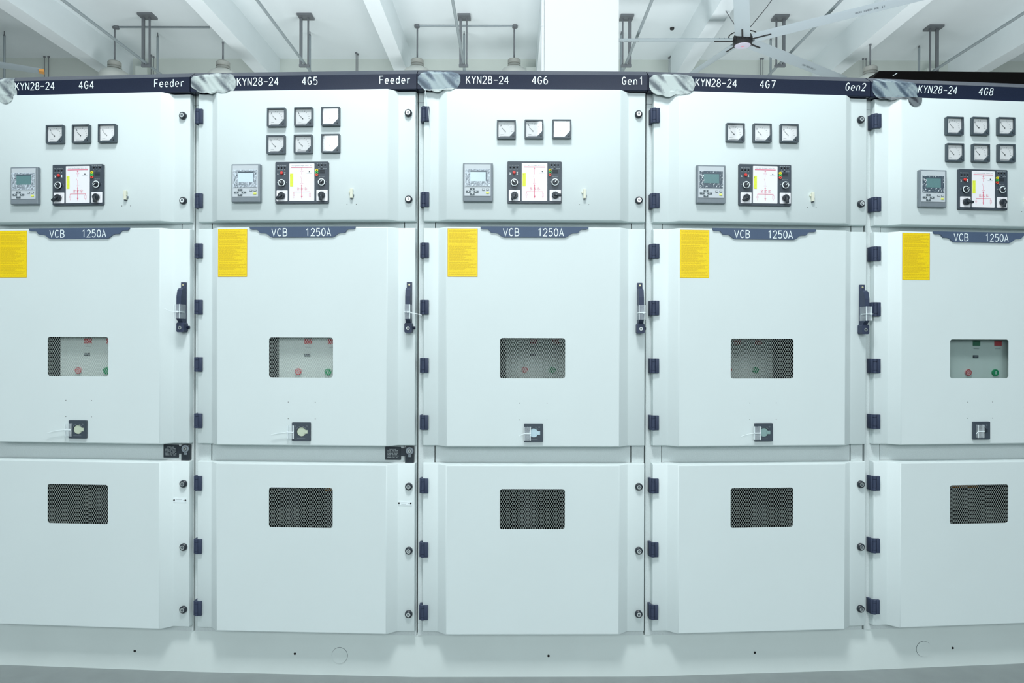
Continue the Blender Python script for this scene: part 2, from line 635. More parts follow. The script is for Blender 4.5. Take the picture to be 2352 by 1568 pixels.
b = MB(); wbox(b, BX0, BX1, -9.2, FARY + .2, -.12, 0, 'floor'); structure('floor', b)
b = MB(); wbox(b, BX0, BX1, -9.2, FARY + .2, HC, HC + .15, 'ceil'); structure('ceiling', b)
b = MB(); wbox(b, BX0, BX1, FARY, FARY + .2, 0, HC, 'wallpaint'); structure('wall_back', b)
b = MB(); wbox(b, BX0 - .2, BX0, -9.2, FARY + .2, 0, HC, 'ceil'); structure('wall_left', b)
b = MB(); wbox(b, BX1, BX1 + .2, -9.2, FARY + .2, 0, HC, 'ceil'); structure('wall_right', b)
# wall behind the photographer: four tall window openings
b = MB()
ops = [(-8.3, -4.9), (-3.9, -.5), (.5, 3.9), (4.9, 8.3)]
xs = [BX0] + [v for o_ in ops for v in o_] + [BX1]
for i in range(0, len(xs), 2):
    wbox(b, xs[i], xs[i + 1], -9.2, -9.0, 0, HC, 'ceil')
for o_ in ops:
    wbox(b, o_[0], o_[1], -9.2, -9.0, 0, 2.4, 'ceil')
    wbox(b, o_[0], o_[1], -9.2, -9.0, 5.4, HC, 'ceil')
structure('wall_front', b)
for i, o_ in enumerate(ops):
    b = MB()
    for k in range(4):
        x = o_[0] + (o_[1] - o_[0]) * k / 3
        x = min(max(x, o_[0] + .05), o_[1] - .05)
        wbox(b, x - .04, x + .04, -8.84, -8.78, 2.42, 5.38, 'conduit')
    for z in (2.45, 3.9, 5.35):
        wbox(b, o_[0] + .01, o_[1] - .01, -8.84, -8.78, z - .04, z + .04, 'conduit')
    structure('window_%d' % (i + 1), b)

# ceiling beams along the hall, one over the column
HBM = 0.49
for i, (xa, xb) in enumerate(((-7.25, -6.98), (-4.52, -4.28), (-2.06, -1.835), (0.42, 0.66), (2.86, 3.10), (5.50, 5.75), (8.00, 8.26))):
    b = MB(); wbox(b, xa, xb, -9.0, FARY, HC - HBM, HC, 'ceil'); structure('ceiling_beam', b)

# white column right behind the row, and slim pilasters on the far wall
c0, c1 = ray(1251, 100, 5.2), ray(1421, 100, 5.2)
b = MB(); wbox(b, c0.x, c1.x, c0.y, c0.y + .55, 0, HC, 'column'); structure('column', b)
for xa, xb in ((1209, 1234), (311, 338), (2129, 2152)):
    a_, z_ = ray(xa, 130, 13.0), ray(xb, 130, 13.0)
    b = MB(); wbox(b, a_.x, z_.x, a_.y, FARY, 0, HC - .22, 'wallpaint'); structure('pilaster', b)

# pipe beside the column
p = ray(1246.5, 100, 5.3)
b = MB()
b.cyl((p.x, -p.y, 0), (p.x, -p.y, HC), .0135, 'column', n=16)
b.cyl((p.x, -p.y, ray(1246, 62, 5.3).z), (p.x, -p.y, ray(1246, 58, 5.3).z), .0155, 'column', n=16)
tag(link('drain_pipe', b.mesh('drain_pipe', True)), 'slim white pipe running up beside the white column', 'pipe')

# ceiling hangers with the conduits that lie in them
hang = [(322, 356, 329.5, 344, 'far left, between the first and second beams'), (686, 719, 691.5, 708, ''), (1052, 1081, 1058, 1072, ''),
        (1424, 1454, 1430, 1446, ''), (1775, 1808, 1783, 1800, ''), (2127, 2161, 2136, 2152, '')]
hlabel = ['ceiling hanger nearest the left edge of the photo, above the 4G4 cabinet',
          'ceiling hanger above the middle of the 4G5 cabinet',
          'ceiling hanger between the two bell lamps left of the white column',
          'ceiling hanger partly hidden by the right edge of the white column',
          'ceiling hanger just right of the fan hub, behind a fan blade',
          'ceiling hanger above the black box at the right end']
clabel = ['steel conduit slanting across the ceiling over the 4G4 cabinet',
          'steel conduit slanting across the ceiling over the 4G5 cabinet',
          'nearly upright looking steel conduit between the lamps left of the column',
          'steel conduit slanting away just right of the white column',
          'steel conduit that passes behind the lettered fan blade',
          'steel conduit slanting to the right edge above the black box']
ylast = 0
for i, (xa, xb, r0, r1, _) in enumerate(hang):
    dist = 11.45 if i < 5 else 11.8
    pa, pb = ray(xa, 40, dist), ray(xb, 40, dist)
    q0, q1 = ray(r0, 90, dist), ray(r1, 90, dist)
    zb = ray(r0, 149 if i < 5 else 166, dist).z
    y = pa.y
    e = bpy.data.objects.new('conduit_hanger', None); COL.objects.link(e); e.location = (q0.x, y, zb)
    off = Vector((q0.x, y, zb))
    tag(e, hlabel[i], 'hanger', 'ceiling hangers for the conduits')

    def hb(name, fn):
        m_ = MB(); fn(m_)
        m_.v = [(v[0] - off.x, v[1] - off.y, v[2] - off.z) for v in m_.v]
        return link(name, m_.mesh(name), e)
    hb('ceiling_plate', lambda m_: wbox(m_, pa.x, pb.x, y - .10, y + .10, HC - .035, HC, 'strut'))
    thick, thin = (q0, q1) if i < 3 else (q1, q0)
    hb('channel', lambda m_: wbox(m_, thick.x - .02, thick.x + .02, y - .02, y + .02, zb, HC - .035, 'strut'))
    hb('rod', lambda m_: wbox(m_, thin.x - .012, thin.x + .012, y - .012, y + .012, zb, HC - .035, 'strut'))
    hb('crossbar', lambda m_: wbox(m_, min(q0.x, q1.x) - .025, max(q0.x, q1.x) + .025, y - .025, y + .025, zb - .035, zb, 'strut'))
    xm = (q0.x + q1.x) / 2
    m_ = MB()
    m_.cyl((xm, 8.8, zb + .022), (xm, -FARY, zb + .022), .021, 'conduit', n=14)
    tag(link('conduit', m_.mesh('conduit', True)), clabel[i], 'conduit', 'long conduits along the ceiling')

# capped drop pipes hung from the ceiling
dl = ['grey capped pipe hanging at the left edge of the photo', 'grey capped pipe right of the leftmost ceiling hanger',
      'grey capped pipe close beside the hanger above 4G5', 'grey capped pipe behind the hanger between the two lamps',
      'grey capped pipe just touching the right edge of the column', 'grey capped pipe left of the hanger beside the fan hub',
      'grey capped pipe left of the hanger above the black box']
for i, (x, y) in enumerate(((10.5, 77), (362.5, 79), (712, 76), (1066, 74), (1427, 74), (1770, 86), (2110.5, 104))):
    dist = 5.17 * FPX / (784 - y)
    p = ray(x, y, dist)
    m_ = MB()
    m_.cyl((0, 0, -.05), (0, 0, HC - p.z), .008, 'strut', n=10)
    m_.cyl((0, 0, -.05), (0, 0, 0), .02, 'strut', r1=.006, n=14)
    m_.cyl((0, 0, -1.3), (0, 0, -.05), .019, 'conduit', n=14)
    o = link('drop_pipe', m_.mesh('drop_pipe', True)); o.location = p
    tag(o, dl[i], 'pipe', 'capped pipes hanging from the ceiling')

# thin threaded rods near the far wall
tl = ['thin rod left of a pair beside the orange tipped fan blade', 'thin rod right of a pair beside the orange tipped fan blade',
      'thin rod of a pair just right of the leftmost lamp', 'second thin rod of the pair right of the leftmost lamp',
      'left one of two thin rods above the word Feeder of 4G5', 'right one of two thin rods above the word Feeder of 4G5',
      'left one of two thin rods below the dark ceiling socket', 'right one of two thin rods below the dark ceiling socket',
      'left one of two thin rods under the fan hub', 'right one of two thin rods under the fan hub',
      'left one of two thin rods beside the rightmost lamp', 'right one of two thin rods beside the rightmost lamp']
for i, (x, y) in enumerate(((102.5, 134), (112, 139), (347.5, 130), (353, 135), (818, 123), (822, 126), (1536.5, 132), (1540.5, 129), (1747, 139), (1752, 134), (1982, 147), (1989, 142))):
    dist = min(5.17 * FPX / (784 - y), 13.12)
    p = ray(x, y, dist)
    m_ = MB(); m_.cyl((0, 0, -1.2), (0, 0, HC - p.z), .0065, 'strut', n=8); m_.cyl((0, 0, HC - p.z - .025), (0, 0, HC - p.z), .018, 'strut', n=10)
    o = link('threaded_rod', m_.mesh('threaded_rod')); o.location = p
    tag(o, tl[i], 'rod', 'thin rods near the far wall')

# bell lamps on rods
ll = ['leftmost bell lamp, hanging above the 4G4 header', 'bell lamp under a ceiling beam at the seam of 4G4 and 4G5',
      'bell lamp above the seam of 4G5 and 4G6, left of the column', 'bell lamp close to the left side of the white column',
      'bell lamp half hidden by the black box at the right']
for i, (x, y, yn, dist) in enumerate(((263.5, 66, 139, 11.88), (512.5, 100, 139, 11.29), (958.5, 62, 134, 11.8), (1181, 64, 134, 11.82), (1998.5, 101, 151, 11.3))):
    p = ray(x, yn, dist)
    top = (HC if i not in (1, 4) else HC - HBM) - p.z
    e = bpy.data.objects.new('bell_lamp', None); COL.objects.link(e); e.location = p
    tag(e, ll[i], 'lamp', 'bell lamps hanging from the ceiling')
    m_ = MB(); m_.cyl((0, 0, 0), (0, 0, top), .014, 'strut', n=10); m_.cyl((0, 0, top - .025), (0, 0, top), .018 if i in (1, 4) else .035, 'strut', n=14)
    link('suspension_rod', m_.mesh('suspension_rod', True), e)
    m_ = MB(); m_.lathe((0, 0, 0), ((.0, 0), (.05, -.004), (.09, -.02), (.105, -.035), (.105, -.095), (.095, -.098), (.095, -.112), (.106, -.114), (.112, -.14)), 'lamp')
    link('driver_housing', m_.mesh('driver_housing', True), e)
    m_ = MB(); m_.lathe((0, 0, 0), ((.10, -.14), (.135, -.16), (.20, -.20), (.245, -.26), (.262, -.34), (.25, -.34), (.232, -.262), (.19, -.21), (.13, -.172), (.10, -.155)), 'lampshade')
    link('lamp_shade', m_.mesh('lamp_shade', True), e)

# surface conduits between the lamps
for (xa, ya, xb, yb, dist, lb) in ((268, 65, 482, 67.5, 11.86, 'thin grey conduit on the ceiling right of the leftmost lamp rod'),
                                    (958, 62, 1183, 65, 11.78, 'thin grey conduit on the ceiling joining two lamp rods left of the column')):
    a_, z_ = ray(xa, ya, dist), ray(xb, yb, dist)
    m_ = MB(); m_.cyl((a_.x, -a_.y, HC - .016), (z_.x, -a_.y, HC - .016), .015, 'conduit', n=10)
    for q in ((a_, z_) if xa > 500 else (a_,)):
        m_.cyl((q.x, -a_.y, HC - .04), (q.x, -a_.y, HC), .045, 'strut', n=14)
    tag(link('ceiling_conduit', m_.mesh('ceiling_conduit', True)), lb, 'conduit')

p = ray(1543.5, 65, 5.17 * FPX / (784 - 65))
m_ = MB(); m_.lathe((0, 0, 0), ((.0, -.03), (.03, -.03), (.035, -.02), (.035, 0)), 'fandark')
o = link('ceiling_socket', m_.mesh('ceiling_socket', True)); o.location = (p.x, p.y, HC)
tag(o, 'small dark round socket on the ceiling left of the fan', 'socket')

# very large ceiling fans with five blades
def blade_mesh():
    m_ = MB()
    n = 10
    prof = [(-.108, .000), (-.075, .018), (0.0, .028), (.065, .018), (.108, -.004), (.065, -.009), (0, -.008), (-.075, -.009)]
    L0, L1 = .16, 2.6
    vs, fs = [], []
    for k in range(n + 1):
        x = L0 + (L1 - L0) * k / n
        s = 1.0 - .18 * k / n
        tw = -.20
        for (y, z) in prof:
            vs.append((x, (y * math.cos(tw) - z * math.sin(tw)) * s, (y * math.sin(tw) + z * math.cos(tw)) * s))
    q = len(prof)
    for k in range(n):
        for i in range(q):
            fs.append((k * q + i, k * q + (i + 1) % q, (k + 1) * q + (i + 1) % q, (k + 1) * q + i))
    fs += [tuple(range(q)), tuple(range(n * q, (n + 1) * q))]
    m_.add(vs, fs, 'fan')
    return m_.mesh('blade', True)


def arm_mesh():
    m_ = MB()
    m_.box(.10, .40, -.012, .012, -.018, -.006, 'fandark', .002)
    for x in (.19, .26, .33):
        m_.cyl((x, 0, -.004), (x, 0, .034), .007, 'strut', n=8)
    return m_.mesh('blade_arm')


def tip_mesh():
    m_ = MB()
    m_.box(2.56, 2.63, -.07, .07, -.022, .02, 'tip', .004)
    return m_.mesh('blade_tip')


def blade_text(flip):
    m_ = MB()
    tw = -.20

    def pr(a, b):
        x = 1.48 + a if not flip else 1.85 - a
        y = (.022 - b) * (1 if not flip else -1)
        z = -.0135
        s_ = .9
        return (x, (y * math.cos(tw) - z * math.sin(tw)) * s_, (y * math.sin(tw) + z * math.cos(tw)) * s_ - .003)
    letters(m_, 'KUN CHEN KE JI', 0, 0, .036, .0252, 0, 'mark', 1.0, 0, 0, pr)
    return m_.mesh('lettering', fix=False)


BM, AM, TM = blade_mesh(), arm_mesh(), tip_mesh()
TXT, TXF = blade_text(False), blade_text(True)


def fan(loc, base, label, tips):
    e = bpy.data.objects.new('ceiling_fan', None); COL.objects.link(e); e.location = loc
    tag(e, label, 'fan', 'large ceiling fans')
    m_ = MB()
    m_.lathe((0, 0, 0), ((.0, .10), (.07, .10), (.12, .07), (.132, .05), (.132, -.05), (.125, -.07), (.11, -.075)), 'fandark')
    for k in range(12):
        a_ = 2 * PI * k / 12
        m_.cyl((.134 * math.cos(a_), .134 * math.sin(a_), -.03), (.134 * math.cos(a_), .134 * math.sin(a_), .03), .006, 'fandark', n=6)
    link('hub', m_.mesh('hub', True), e)
    m_ = MB(); m_.lathe((0, 0, 0), ((.112, -.074), (.105, -.082), (.0, -.088)), 'fanlabel'); m_.lathe((0, 0, 0), ((.022, -.0885), (0, -.0895)), 'paler')
    link('hub_cover', m_.mesh('hub_cover', True), e)
    m_ = MB(); m_.cyl((0, 0, .09), (0, 0, HC - loc[2]), .028, 'conduit', n=14); m_.cyl((0, 0, HC - loc[2] - .06), (0, 0, HC - loc[2]), .10, 'strut', n=16)
    link('down_rod', m_.mesh('down_rod', True), e)
    m_ = MB(); m_.ring(0, 0, .19, .20, -.006, .006, 'fandark', 32)
    m_.v = [(v[0], v[2], v[1] + .06) for v in m_.v]
    link('safety_ring', m_.mesh('safety_ring'), e)
    for s in (-1, 1):
        m_ = MB(); m_.tube(((s * .05, 0, .12), (s * .30, .1, .42), (s * .62, .2, HC - loc[2])), .006, 'strut', 6)
        link('guy_wire', m_.mesh('guy_wire'), e)
    for k in range(5):
        o = link('blade', BM, e); o.rotation_euler = (0, 0, math.radians(base + 72 * k))
        a_ = (base + 72 * k + 360) % 360
        link('blade_arm', AM, o)
        if tips:
            tag(link('blade_tip', TM, o), 'orange plastic blade tip')
        link('lettering', TXT, o)


HF = 4.3
hub = ray(1705.5, 93, HF * FPX / (784 - 93))
fan(hub, 35.5, 'large ceiling fan with five pale blades right of the white column', False)
tipp = ray(97, 164, HF * FPX / (784 - 164))
fan((tipp.x - 2.6 * math.cos(math.radians(30)), tipp.y - 2.6 * math.sin(math.radians(30)), tipp.z), 30,
    'ceiling fan at the left edge of which only an orange tipped blade shows', True)

# ================================================================== THE ROW OF CABINETS
POSE = [(-1.71949, 0.06734, -0.07144), (-0.82139, 0.01526, -0.04417), (0.07749, 0.0, 0.00992), (0.97670, 0.03584, 0.06902), (1.87454, 0.10826, 0.09235)]
R = 0.0324                                # how far the raised middle of a door stands out
UL, UR = -0.4246, 0.4437                  # door edges
U1, U2, U3, U4 = -0.3651, -0.3319, 0.3402, 0.3762
ZT = (1.7964, 2.3040)                      # instrument door
ZM = (0.9195, 1.7700)                     # breaker door
ZL = (0.1915, 0.8497)                     # cable door
WIN_M = (-0.1243, 0.1280, 1.1846, 1.3407)
WIN_L = (-0.1234, 0.1284, 0.6005, 0.7564)
CODES = ['4G4', '4G5', '4G6', '4G7', '4G8']
ENDS = ['Feeder', 'Feeder', 'Gen1', 'Gen2', '']


def world_of(k, u, d, z):
    X, Y, a = POSE[k]
    return Vector((X + u * math.cos(a) + d * math.sin(a), Y + u * math.sin(a) - d * math.cos(a), z))


def door_mesh(name, z0, z1, win=None, dots=()):
    mb = MB()
    prof = [(UL, -.028), (UL, 0), (U1, 0), (U2, R), (U3, R), (U4, 0), (UR, 0), (UR, -.028)]
    e = .0045                                             # rounded edges of the folded sheet
    prof = [(UL, -.028), (UL, -e), (UL + e * .3, -e * .3), (UL + e, 0), (U1 - .004, 0), (U1 + .002, .0015), (U2 - .003, R - .002), (U2 + .003, R),
            (U3 - .003, R), (U3 + .003, R - .002), (U4 - .002, .0015), (U4 + .004, 0), (UR - e, 0), (UR - e * .3, -e * .3), (UR, -e), (UR, -.028)]
    n = len(prof)
    zs = ((z0, -e), (z0 + e * .3, -e * .3), (z0 + e, 0), (z1 - e, 0), (z1 - e * .3, -e * .3), (z1, -e))
    vs = []
    for z, dd in zs:
        for (u, d) in prof:
            vs.append((u, -(d + dd if d > -.02 else d), z))
    fs = []
    for k in range(len(zs) - 1):
        for i in range(n - 1):
            if k == 2 and prof[i][1] == R and prof[i + 1][1] == R and win:
                continue
            fs.append((k * n + i, k * n + i + 1, (k + 1) * n + i + 1, (k + 1) * n + i))
    fs += [tuple(range(n)), tuple(range((len(zs) - 1) * n, len(zs) * n))]
    mb.add(vs, fs, 'paint')
    if win:
        mb.plate([(U2 + .003, z0 + e), (U3 - .003, z0 + e), (U3 - .003, z1 - e), (U2 + .003, z1 - e)], R - .003, R, 'paint', [rrect(*win, .010)])
    for (u, z) in dots:
        mb.cyl((u, R - .001, z), (u, R + .0004, z), .0015, 'hole', n=10)
    return mb.mesh(name, True)


ME = {}
ME['upper'] = door_mesh('instrument_door', ZT[0], ZT[1], None, ((.1819, 1.8572), (.2182, 1.8572)))
ME['mid'] = door_mesh('breaker_door', ZM[0], ZM[1], WIN_M, ((-.0477, 1.0891), (.0587, 1.0891), (-.0477, 1.0244), (.0587, 1.0244)))
ME['low'] = door_mesh('cable_door', ZL[0], ZL[1], WIN_L)


def lattice(win, name):
    """expanded metal behind a window: crossing strands as long thin diamonds"""
    mb = MB()
    u0, u1, z0, z1 = win[0] - .004, win[1] + .004, win[2] - .004, win[3] + .004
    px, pz, t = .0091, .0158, .00062
    sl = pz / px
    H_ = z1 - z0
    for sgn in (1, -1):
        k = -int(H_ / sl / px) - 2
        while True:
            ub = u0 + k * px
            if ub > u1 + H_ / sl + px:
                break
            pts = []
            for z in (z0, z1):
                pts.append((ub + (z - z0) / sl if sgn > 0 else ub - (z - z0) / sl, z))
            (a, za), (c, zc) = pts
            # clip to the window's sides
            def clip(a, za, c, zc):
                for lim, side in ((u0, 1), (u1, -1)):
                    fa, fc = (a - lim) * side, (c - lim) * side
                    if fa < 0 and fc < 0:
                        return None
                    if fa < 0:
                        q = fa / (fa - fc); a, za = lim, za + (zc - za) * q
                    elif fc < 0:
                        q = fc / (fc - fa); c, zc = lim, zc + (za - zc) * q
                return a, za, c, zc
            cl = clip(a, za, c, zc)
            if cl:
                a, za, c, zc = cl
                if abs(zc - za) > .002:
                    d0, d1 = (R - .0068, R - .0060) if sgn > 0 else (R - .0062, R - .0054)
                    vs = [(a - t, -d0, za), (a + t, -d0, za), (c + t, -d0, zc), (c - t, -d0, zc), (a - t, -d1, za), (a + t, -d1, za), (c + t, -d1, zc), (c - t, -d1, zc)]
                    mb.add(vs, ((0, 1, 2, 3), (4, 7, 6, 5), (0, 4, 5, 1), (1, 5, 6, 2), (2, 6, 7, 3), (3, 7, 4, 0)), 'mesh')
            k += 1
    return mb.mesh(name)


ME['meshM'] = lattice(WIN_M, 'window_mesh')
ME['meshL'] = lattice(WIN_L, 'window_mesh')
b = MB(); b.box(WIN_M[0] - .006, WIN_M[1] + .006, R - .0055, R - .0035, WIN_M[2] - .006, WIN_M[3] + .006, 'pane'); ME['pane'] = b.mesh('window_pane')

# frame and carcass
b = MB()
SL, SR = -.3804, .3949
b.box(-.4460, SL - .0018, -.07, -.029, .2155, 2.345, 'galv')
b.box(SR + .0018, .4460, -.07, -.029, .2155, 2.345, 'galv')
b.box(-.4460, .4460, -.07, -.0295, .165, .215, 'galv')
for z0, z1 in ((.825, .945), (1.745, 1.822), (2.31, 2.345)):
    b.box(SL + .0018, SR - .0018, -.07, -.031, z0, z1, 'galv')
for u0, u1 in ((-.4462, -.4246), (.437, .4462)):
    b.box(u0, u1, -.05, -.0287, 2.2676, 2.2690, 'charcoal')
ME['frame'] = b.mesh('front_frame')

b = MB()
def taper_wall(x0f, x1f, x0b, x1b, d0, d1, z0, z1, key):
    vs = [(x0f, -d0, z0), (x1f, -d0, z0), (x1b, -d1, z0), (x0b, -d1, z0), (x0f, -d0, z1), (x1f, -d0, z1), (x1b, -d1, z1), (x0b, -d1, z1)]
    b.add(vs, ((0, 3, 2, 1), (4, 5, 6, 7), (0, 1, 5, 4), (1, 2, 6, 5), (2, 3, 7, 6), (3, 0, 4, 7)), key)
DB = -1.25
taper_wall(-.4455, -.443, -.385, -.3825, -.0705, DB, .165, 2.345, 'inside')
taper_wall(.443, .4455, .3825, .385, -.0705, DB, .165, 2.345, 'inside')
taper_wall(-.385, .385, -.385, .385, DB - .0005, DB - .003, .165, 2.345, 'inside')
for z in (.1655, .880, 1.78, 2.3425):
    taper_wall(-.4425, .4425, -.382, .382, -.0705, DB, z, z + .0022, 'insidelit' if z == .880 else 'inside')
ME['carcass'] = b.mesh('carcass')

# header: dark box section with a chamfered top
b = MB()
HW = .4482
pf = [(-.10, 2.3455), (.012, 2.3060 - .001), (.014, 2.3075), (.014, 2.3655), (.012, 2.3672), (-.010, 2.3945), (-.014, 2.3955), (-.10, 2.3955)]
pf[0] = (-.0280, 2.3060)
pf.insert(0, (-.10, 2.3460))
pf = [(-.10, 2.3460), (-.0285, 2.3460), (-.0285, 2.3065), (.012, 2.3065), (.014, 2.3085), (.014, 2.3655), (.012, 2.3675), (-.026, 2.3955), (-.030, 2.3965), (-.10, 2.3965)]
n = len(pf)
b.add([(u, -d, z) for u in (-HW, HW) for d, z in pf], [(i, (i + 1) % n, n + (i + 1) % n, n + i) for i in range(n)] + [tuple(range(n)), tuple(range(n, 2 * n))], 'navy')
ME['header'] = b.mesh('header')

# hinge: leaf on the door, three-piece barrel, leaf on the frame
b = MB()
b.box(-.4165, -.4025, .0002, .011, -.0285, .0285, 'hinge', .0015)
for z0, z1 in ((-.0285, -.0175), (-.0165, .0165), (.0175, .0285)):
    b.cyl((-.4235, .0045, z0), (-.4235, .0045, z1), .0083, 'hinge', n=18)
b.box(-.4255, -.4165, .0002, .008, -.0165, .0165, 'hinge')
b.box(-.437, -.4275, -.0285, .004, -.0285, .0285, 'hinge', .001)
ME['hinge'] = b.mesh('hinge', True)

# quarter-turn lock
b = MB()
b.cyl((0, 0, 0), (0, .008, 0), .0145, 'black', n=24); b.cyl((0, .008, 0), (0, .012, 0), .0145, 'black', r1=.011, n=24)
b.ring(0, 0, .0045, .0085, .0118, .0135, 'steel', 24)
b.cyl((0, .009, 0), (0, .0125, 0), .0046, 'charcoal', n=20)
b.plate([(.0026 * math.cos(a), .0026 * math.sin(a)) for a in (PI / 2, PI / 2 + 2.094, PI / 2 + 4.189)], .0122, .0132, 'steel')
ME['lock'] = b.mesh('quarter_turn_lock', True)

# panel meter (origin at its centre on the door face)
b = MB()
S = .0363
b.plate([(-S, -S + .002), (-S + .002, -S), (S - .002, -S), (S, -S + .002), (S, S - .002), (S - .002, S), (-S + .002, S), (-S, S - .002)], 0, .014, 'meter',
        [[(-S + .0052, -S + .006), (.010, -S + .006), (S - .0052, -.008), (S - .0052, S - .0055), (-S + .0052, S - .0055)]])
ME['m_case'] = b.mesh('bezel')
b = MB()
b.box(-S + .004, S - .004, .002, .0065, -S + .005, S - .004, 'dial')
ME['m_dial'] = b.mesh('dial_face')


def meter_marks(kind):
    b = MB()
    d0, d1 = .0066, .0069
    ang = {'A': 2.25, 'V': 1.2, 'W': 2.6}[kind]
    cx_, cz_ = -.006, -.004
    for i in range(6):
        a = math.radians(-5 + 19 * i)
        r0, r1 = .026, .030 if i % 2 else .032
        p0 = (cx_ + r0 * math.cos(a) * .95, cz_ + r0 * math.sin(a) * .95)
        p1 = (cx_ + r1 * math.cos(a) * .95, cz_ + r1 * math.sin(a) * .95)
        nx, nz = -math.sin(a) * .0005, math.cos(a) * .0005
        b.plate([(p0[0] - nx, p0[1] - nz), (p1[0] - nx, p1[1] - nz), (p1[0] + nx, p1[1] + nz), (p0[0] + nx, p0[1] + nz)], d0, d1, 'mark')
    letters(b, {'A': 'A', 'V': 'V', 'W': 'W'}[kind], -.025, .012, .0085, .009, d1, 'mark', .8)
    b.box(-.024, .012, d0, d1, -.0265, -.0250, 'mark')
    b.box(-.022, -.010, d0, d1, -.0190, -.0183, 'mark')
    return b.mesh('dial_print', fix=False)


def meter_needle(ang):
    b = MB()
    c_, s_ = math.cos(ang), math.sin(ang)
    p0, p1 = (-.004, -.006), (-.004 + .020 * c_, -.006 + .020 * s_)
    nx, nz = -s_ * .0005, c_ * .0005
    b.plate([(p0[0] - nx, p0[1] - nz), (p1[0] - nx, p1[1] - nz), (p1[0] + nx, p1[1] + nz), (p0[0] + nx, p0[1] + nz)], .0076, .0080, 'black')
    b.cyl((p0[0], .0066, p0[1]), (p0[0], .0085, p0[1]), .0018, 'black', n=10)
    return b.mesh('needle')


ME['m_marksA'], ME['m_marksV'], ME['m_marksW'] = meter_marks('A'), meter_marks('V'), meter_marks('W')
ME['m_needle'] = meter_needle(2.35)
b = MB()
b.plate([(-S + .005, -S + .0058), (.0104, -S + .0058), (S - .005, -.0076), (S - .005, S - .0053), (-S + .005, S - .0053)], .0112, .0120, 'glass')
ME['m_glass'] = b.mesh('glass_pane')
b = MB(); b.cyl((.0265, .0138, -.0255), (.0265, .0155, -.0255), .0038, 'black', n=16); b.box(.0262, .0268, .0154, .0160, -.0285, -.0225, 'relay')
ME['m_knob'] = b.mesh('zero_screw', True)

# protection relay (origin at its centre on the door face): width .114, height .148
RW, RH = .0572, .0741
b = MB()
b.box(-RW, RW, 0, .018, -RH, RH, 'relay', .003)
ME['r_case'] = b.mesh('case')
def rp(cx_, cy_):                     # from a 1.39 m / 2091 grid over the device
    return ((cx_ - 1287) * .1286e-3, (770 - cy_) * .1270e-3)
def rbox(b, x0, y0, x1, y1, d0, d1, key, bev=0):
    a, c = rp(x0, y0), rp(x1, y1)
    b.box(a[0], c[0], d0, d1, c[1], a[1], key, bev)
b = MB(); rbox(b, 888, 232, 1668, 1186, .017, .0192, 'relayface'); ME['r_face'] = b.mesh('front_sheet')
b = MB(); rbox(b, 925, 380, 1635, 900, .0191, .0200, 'screen'); ME['r_bezel'] = b.mesh('screen_surround')
b = MB(); rbox(b, 1045, 465, 1520, 745, .0199, .0206, 'lcd'); ME['r_lcd'] = b.mesh('display')
b = MB(); rbox(b, 1045, 465, 1520, 745, .0199, .0206, 'lcdglare'); ME['r_lcdw'] = b.mesh('display')
for key, mk in (('r_filml', 'filmlight'), ('r_filmd', 'filmdark')):
    b = MB()
    x0, z0 = rp(905, 905)
    x1, z1 = rp(1650, 372)
    nx_, nz_ = 14, 10
    vs, fs = [], []
    for j in range(nz_ + 1):
        for i in range(nx_ + 1):
            vs.append((x0 + (x1 - x0) * i / nx_, -(.0216 + .0008 * random.random()), z0 + (z1 - z0) * j / nz_))
    for j in range(nz_):
        for i in range(nx_):
            q = j * (nx_ + 1) + i
            if 3 <= i <= 11 and 3 <= j <= 8:
                continue                                  # the film is cut out over the display
            fs.append((q, q + 1, q + nx_ + 2, q + nx_ + 1))
    b.add(vs, fs, mk)
    ME[key] = b.mesh('protective_film')
def key_mesh(arrow):
    b = MB()
    b.box(-.0092, .0092, 0, .0022, -.0034, .0034, 'button', .0008)
    t = .0022
    pts = {'u': [(-t, -t), (t, -t), (0, t)], 'd': [(-t, t), (0, -t), (t, t)], 'l': [(t, -t), (t, t), (-t, 0)], 'r': [(-t, -t), (t, 0), (-t, t)]}[arrow]
    b.plate(pts, .002, .0026, 'white')
    return b.mesh('arrow_key')
for a_ in 'udlr':
    ME['key_' + a_] = key_mesh(a_)
b = MB(); b.box(-.0055, .0055, 0, .0018, -.0034, .0034, 'button', .0008); b.box(-.0042, .0042, .0017, .0021, -.0022, .0022, 'relayface'); ME['key_s'] = b.mesh('function_key')
b = MB(); b.box(-.0060, .0060, 0, .0018, -.0036, .0036, 'yellowbtn', .0015); ME['key_y'] = b.mesh('yellow_key')

# mimic control panel (origin at its centre): .209 x .161
def mp(cx_, cy_):
    return ((cx_ - 1003) * .1294e-3, (763 - cy_) * .1294e-3)
def mbox(b, x0, y0, x1, y1, d0, d1, key, bev=0):
    a, c = mp(x0, y0), mp(x1, y1)
    b.box(a[0], c[0], d0, d1, c[1], a[1], key, bev)
a_, c_ = mp(195, 1385), mp(1812, 138)
b = MB(); b.plate(rrect(a_[0], c_[0], a_[1], c_[1], .004), 0, .010, 'charcoal'); ME['p_body'] = b.mesh('panel_body')
a_, c_ = mp(625, 1312), mp(1385, 190)
b = MB(); b.plate(rrect(a_[0], c_[0], a_[1], c_[1], .002), .0098, .0108, 'sheet'); ME['p_sheet'] = b.mesh('mimic_sheet')
b = MB()
D0, D1 = .0107, .0112
mbox(b, 680, 292, 1325, 315, D0, D1, 'red')
mbox(b, 998, 315, 1008, 520, D0, D1, 'paler'); mbox(b, 998, 660, 1008, 850, D0, D1, 'paler'); mbox(b, 996, 850, 1012, 1180, D0, D1, 'red')
p0, p1 = mp(972, 575), mp(1003, 665)
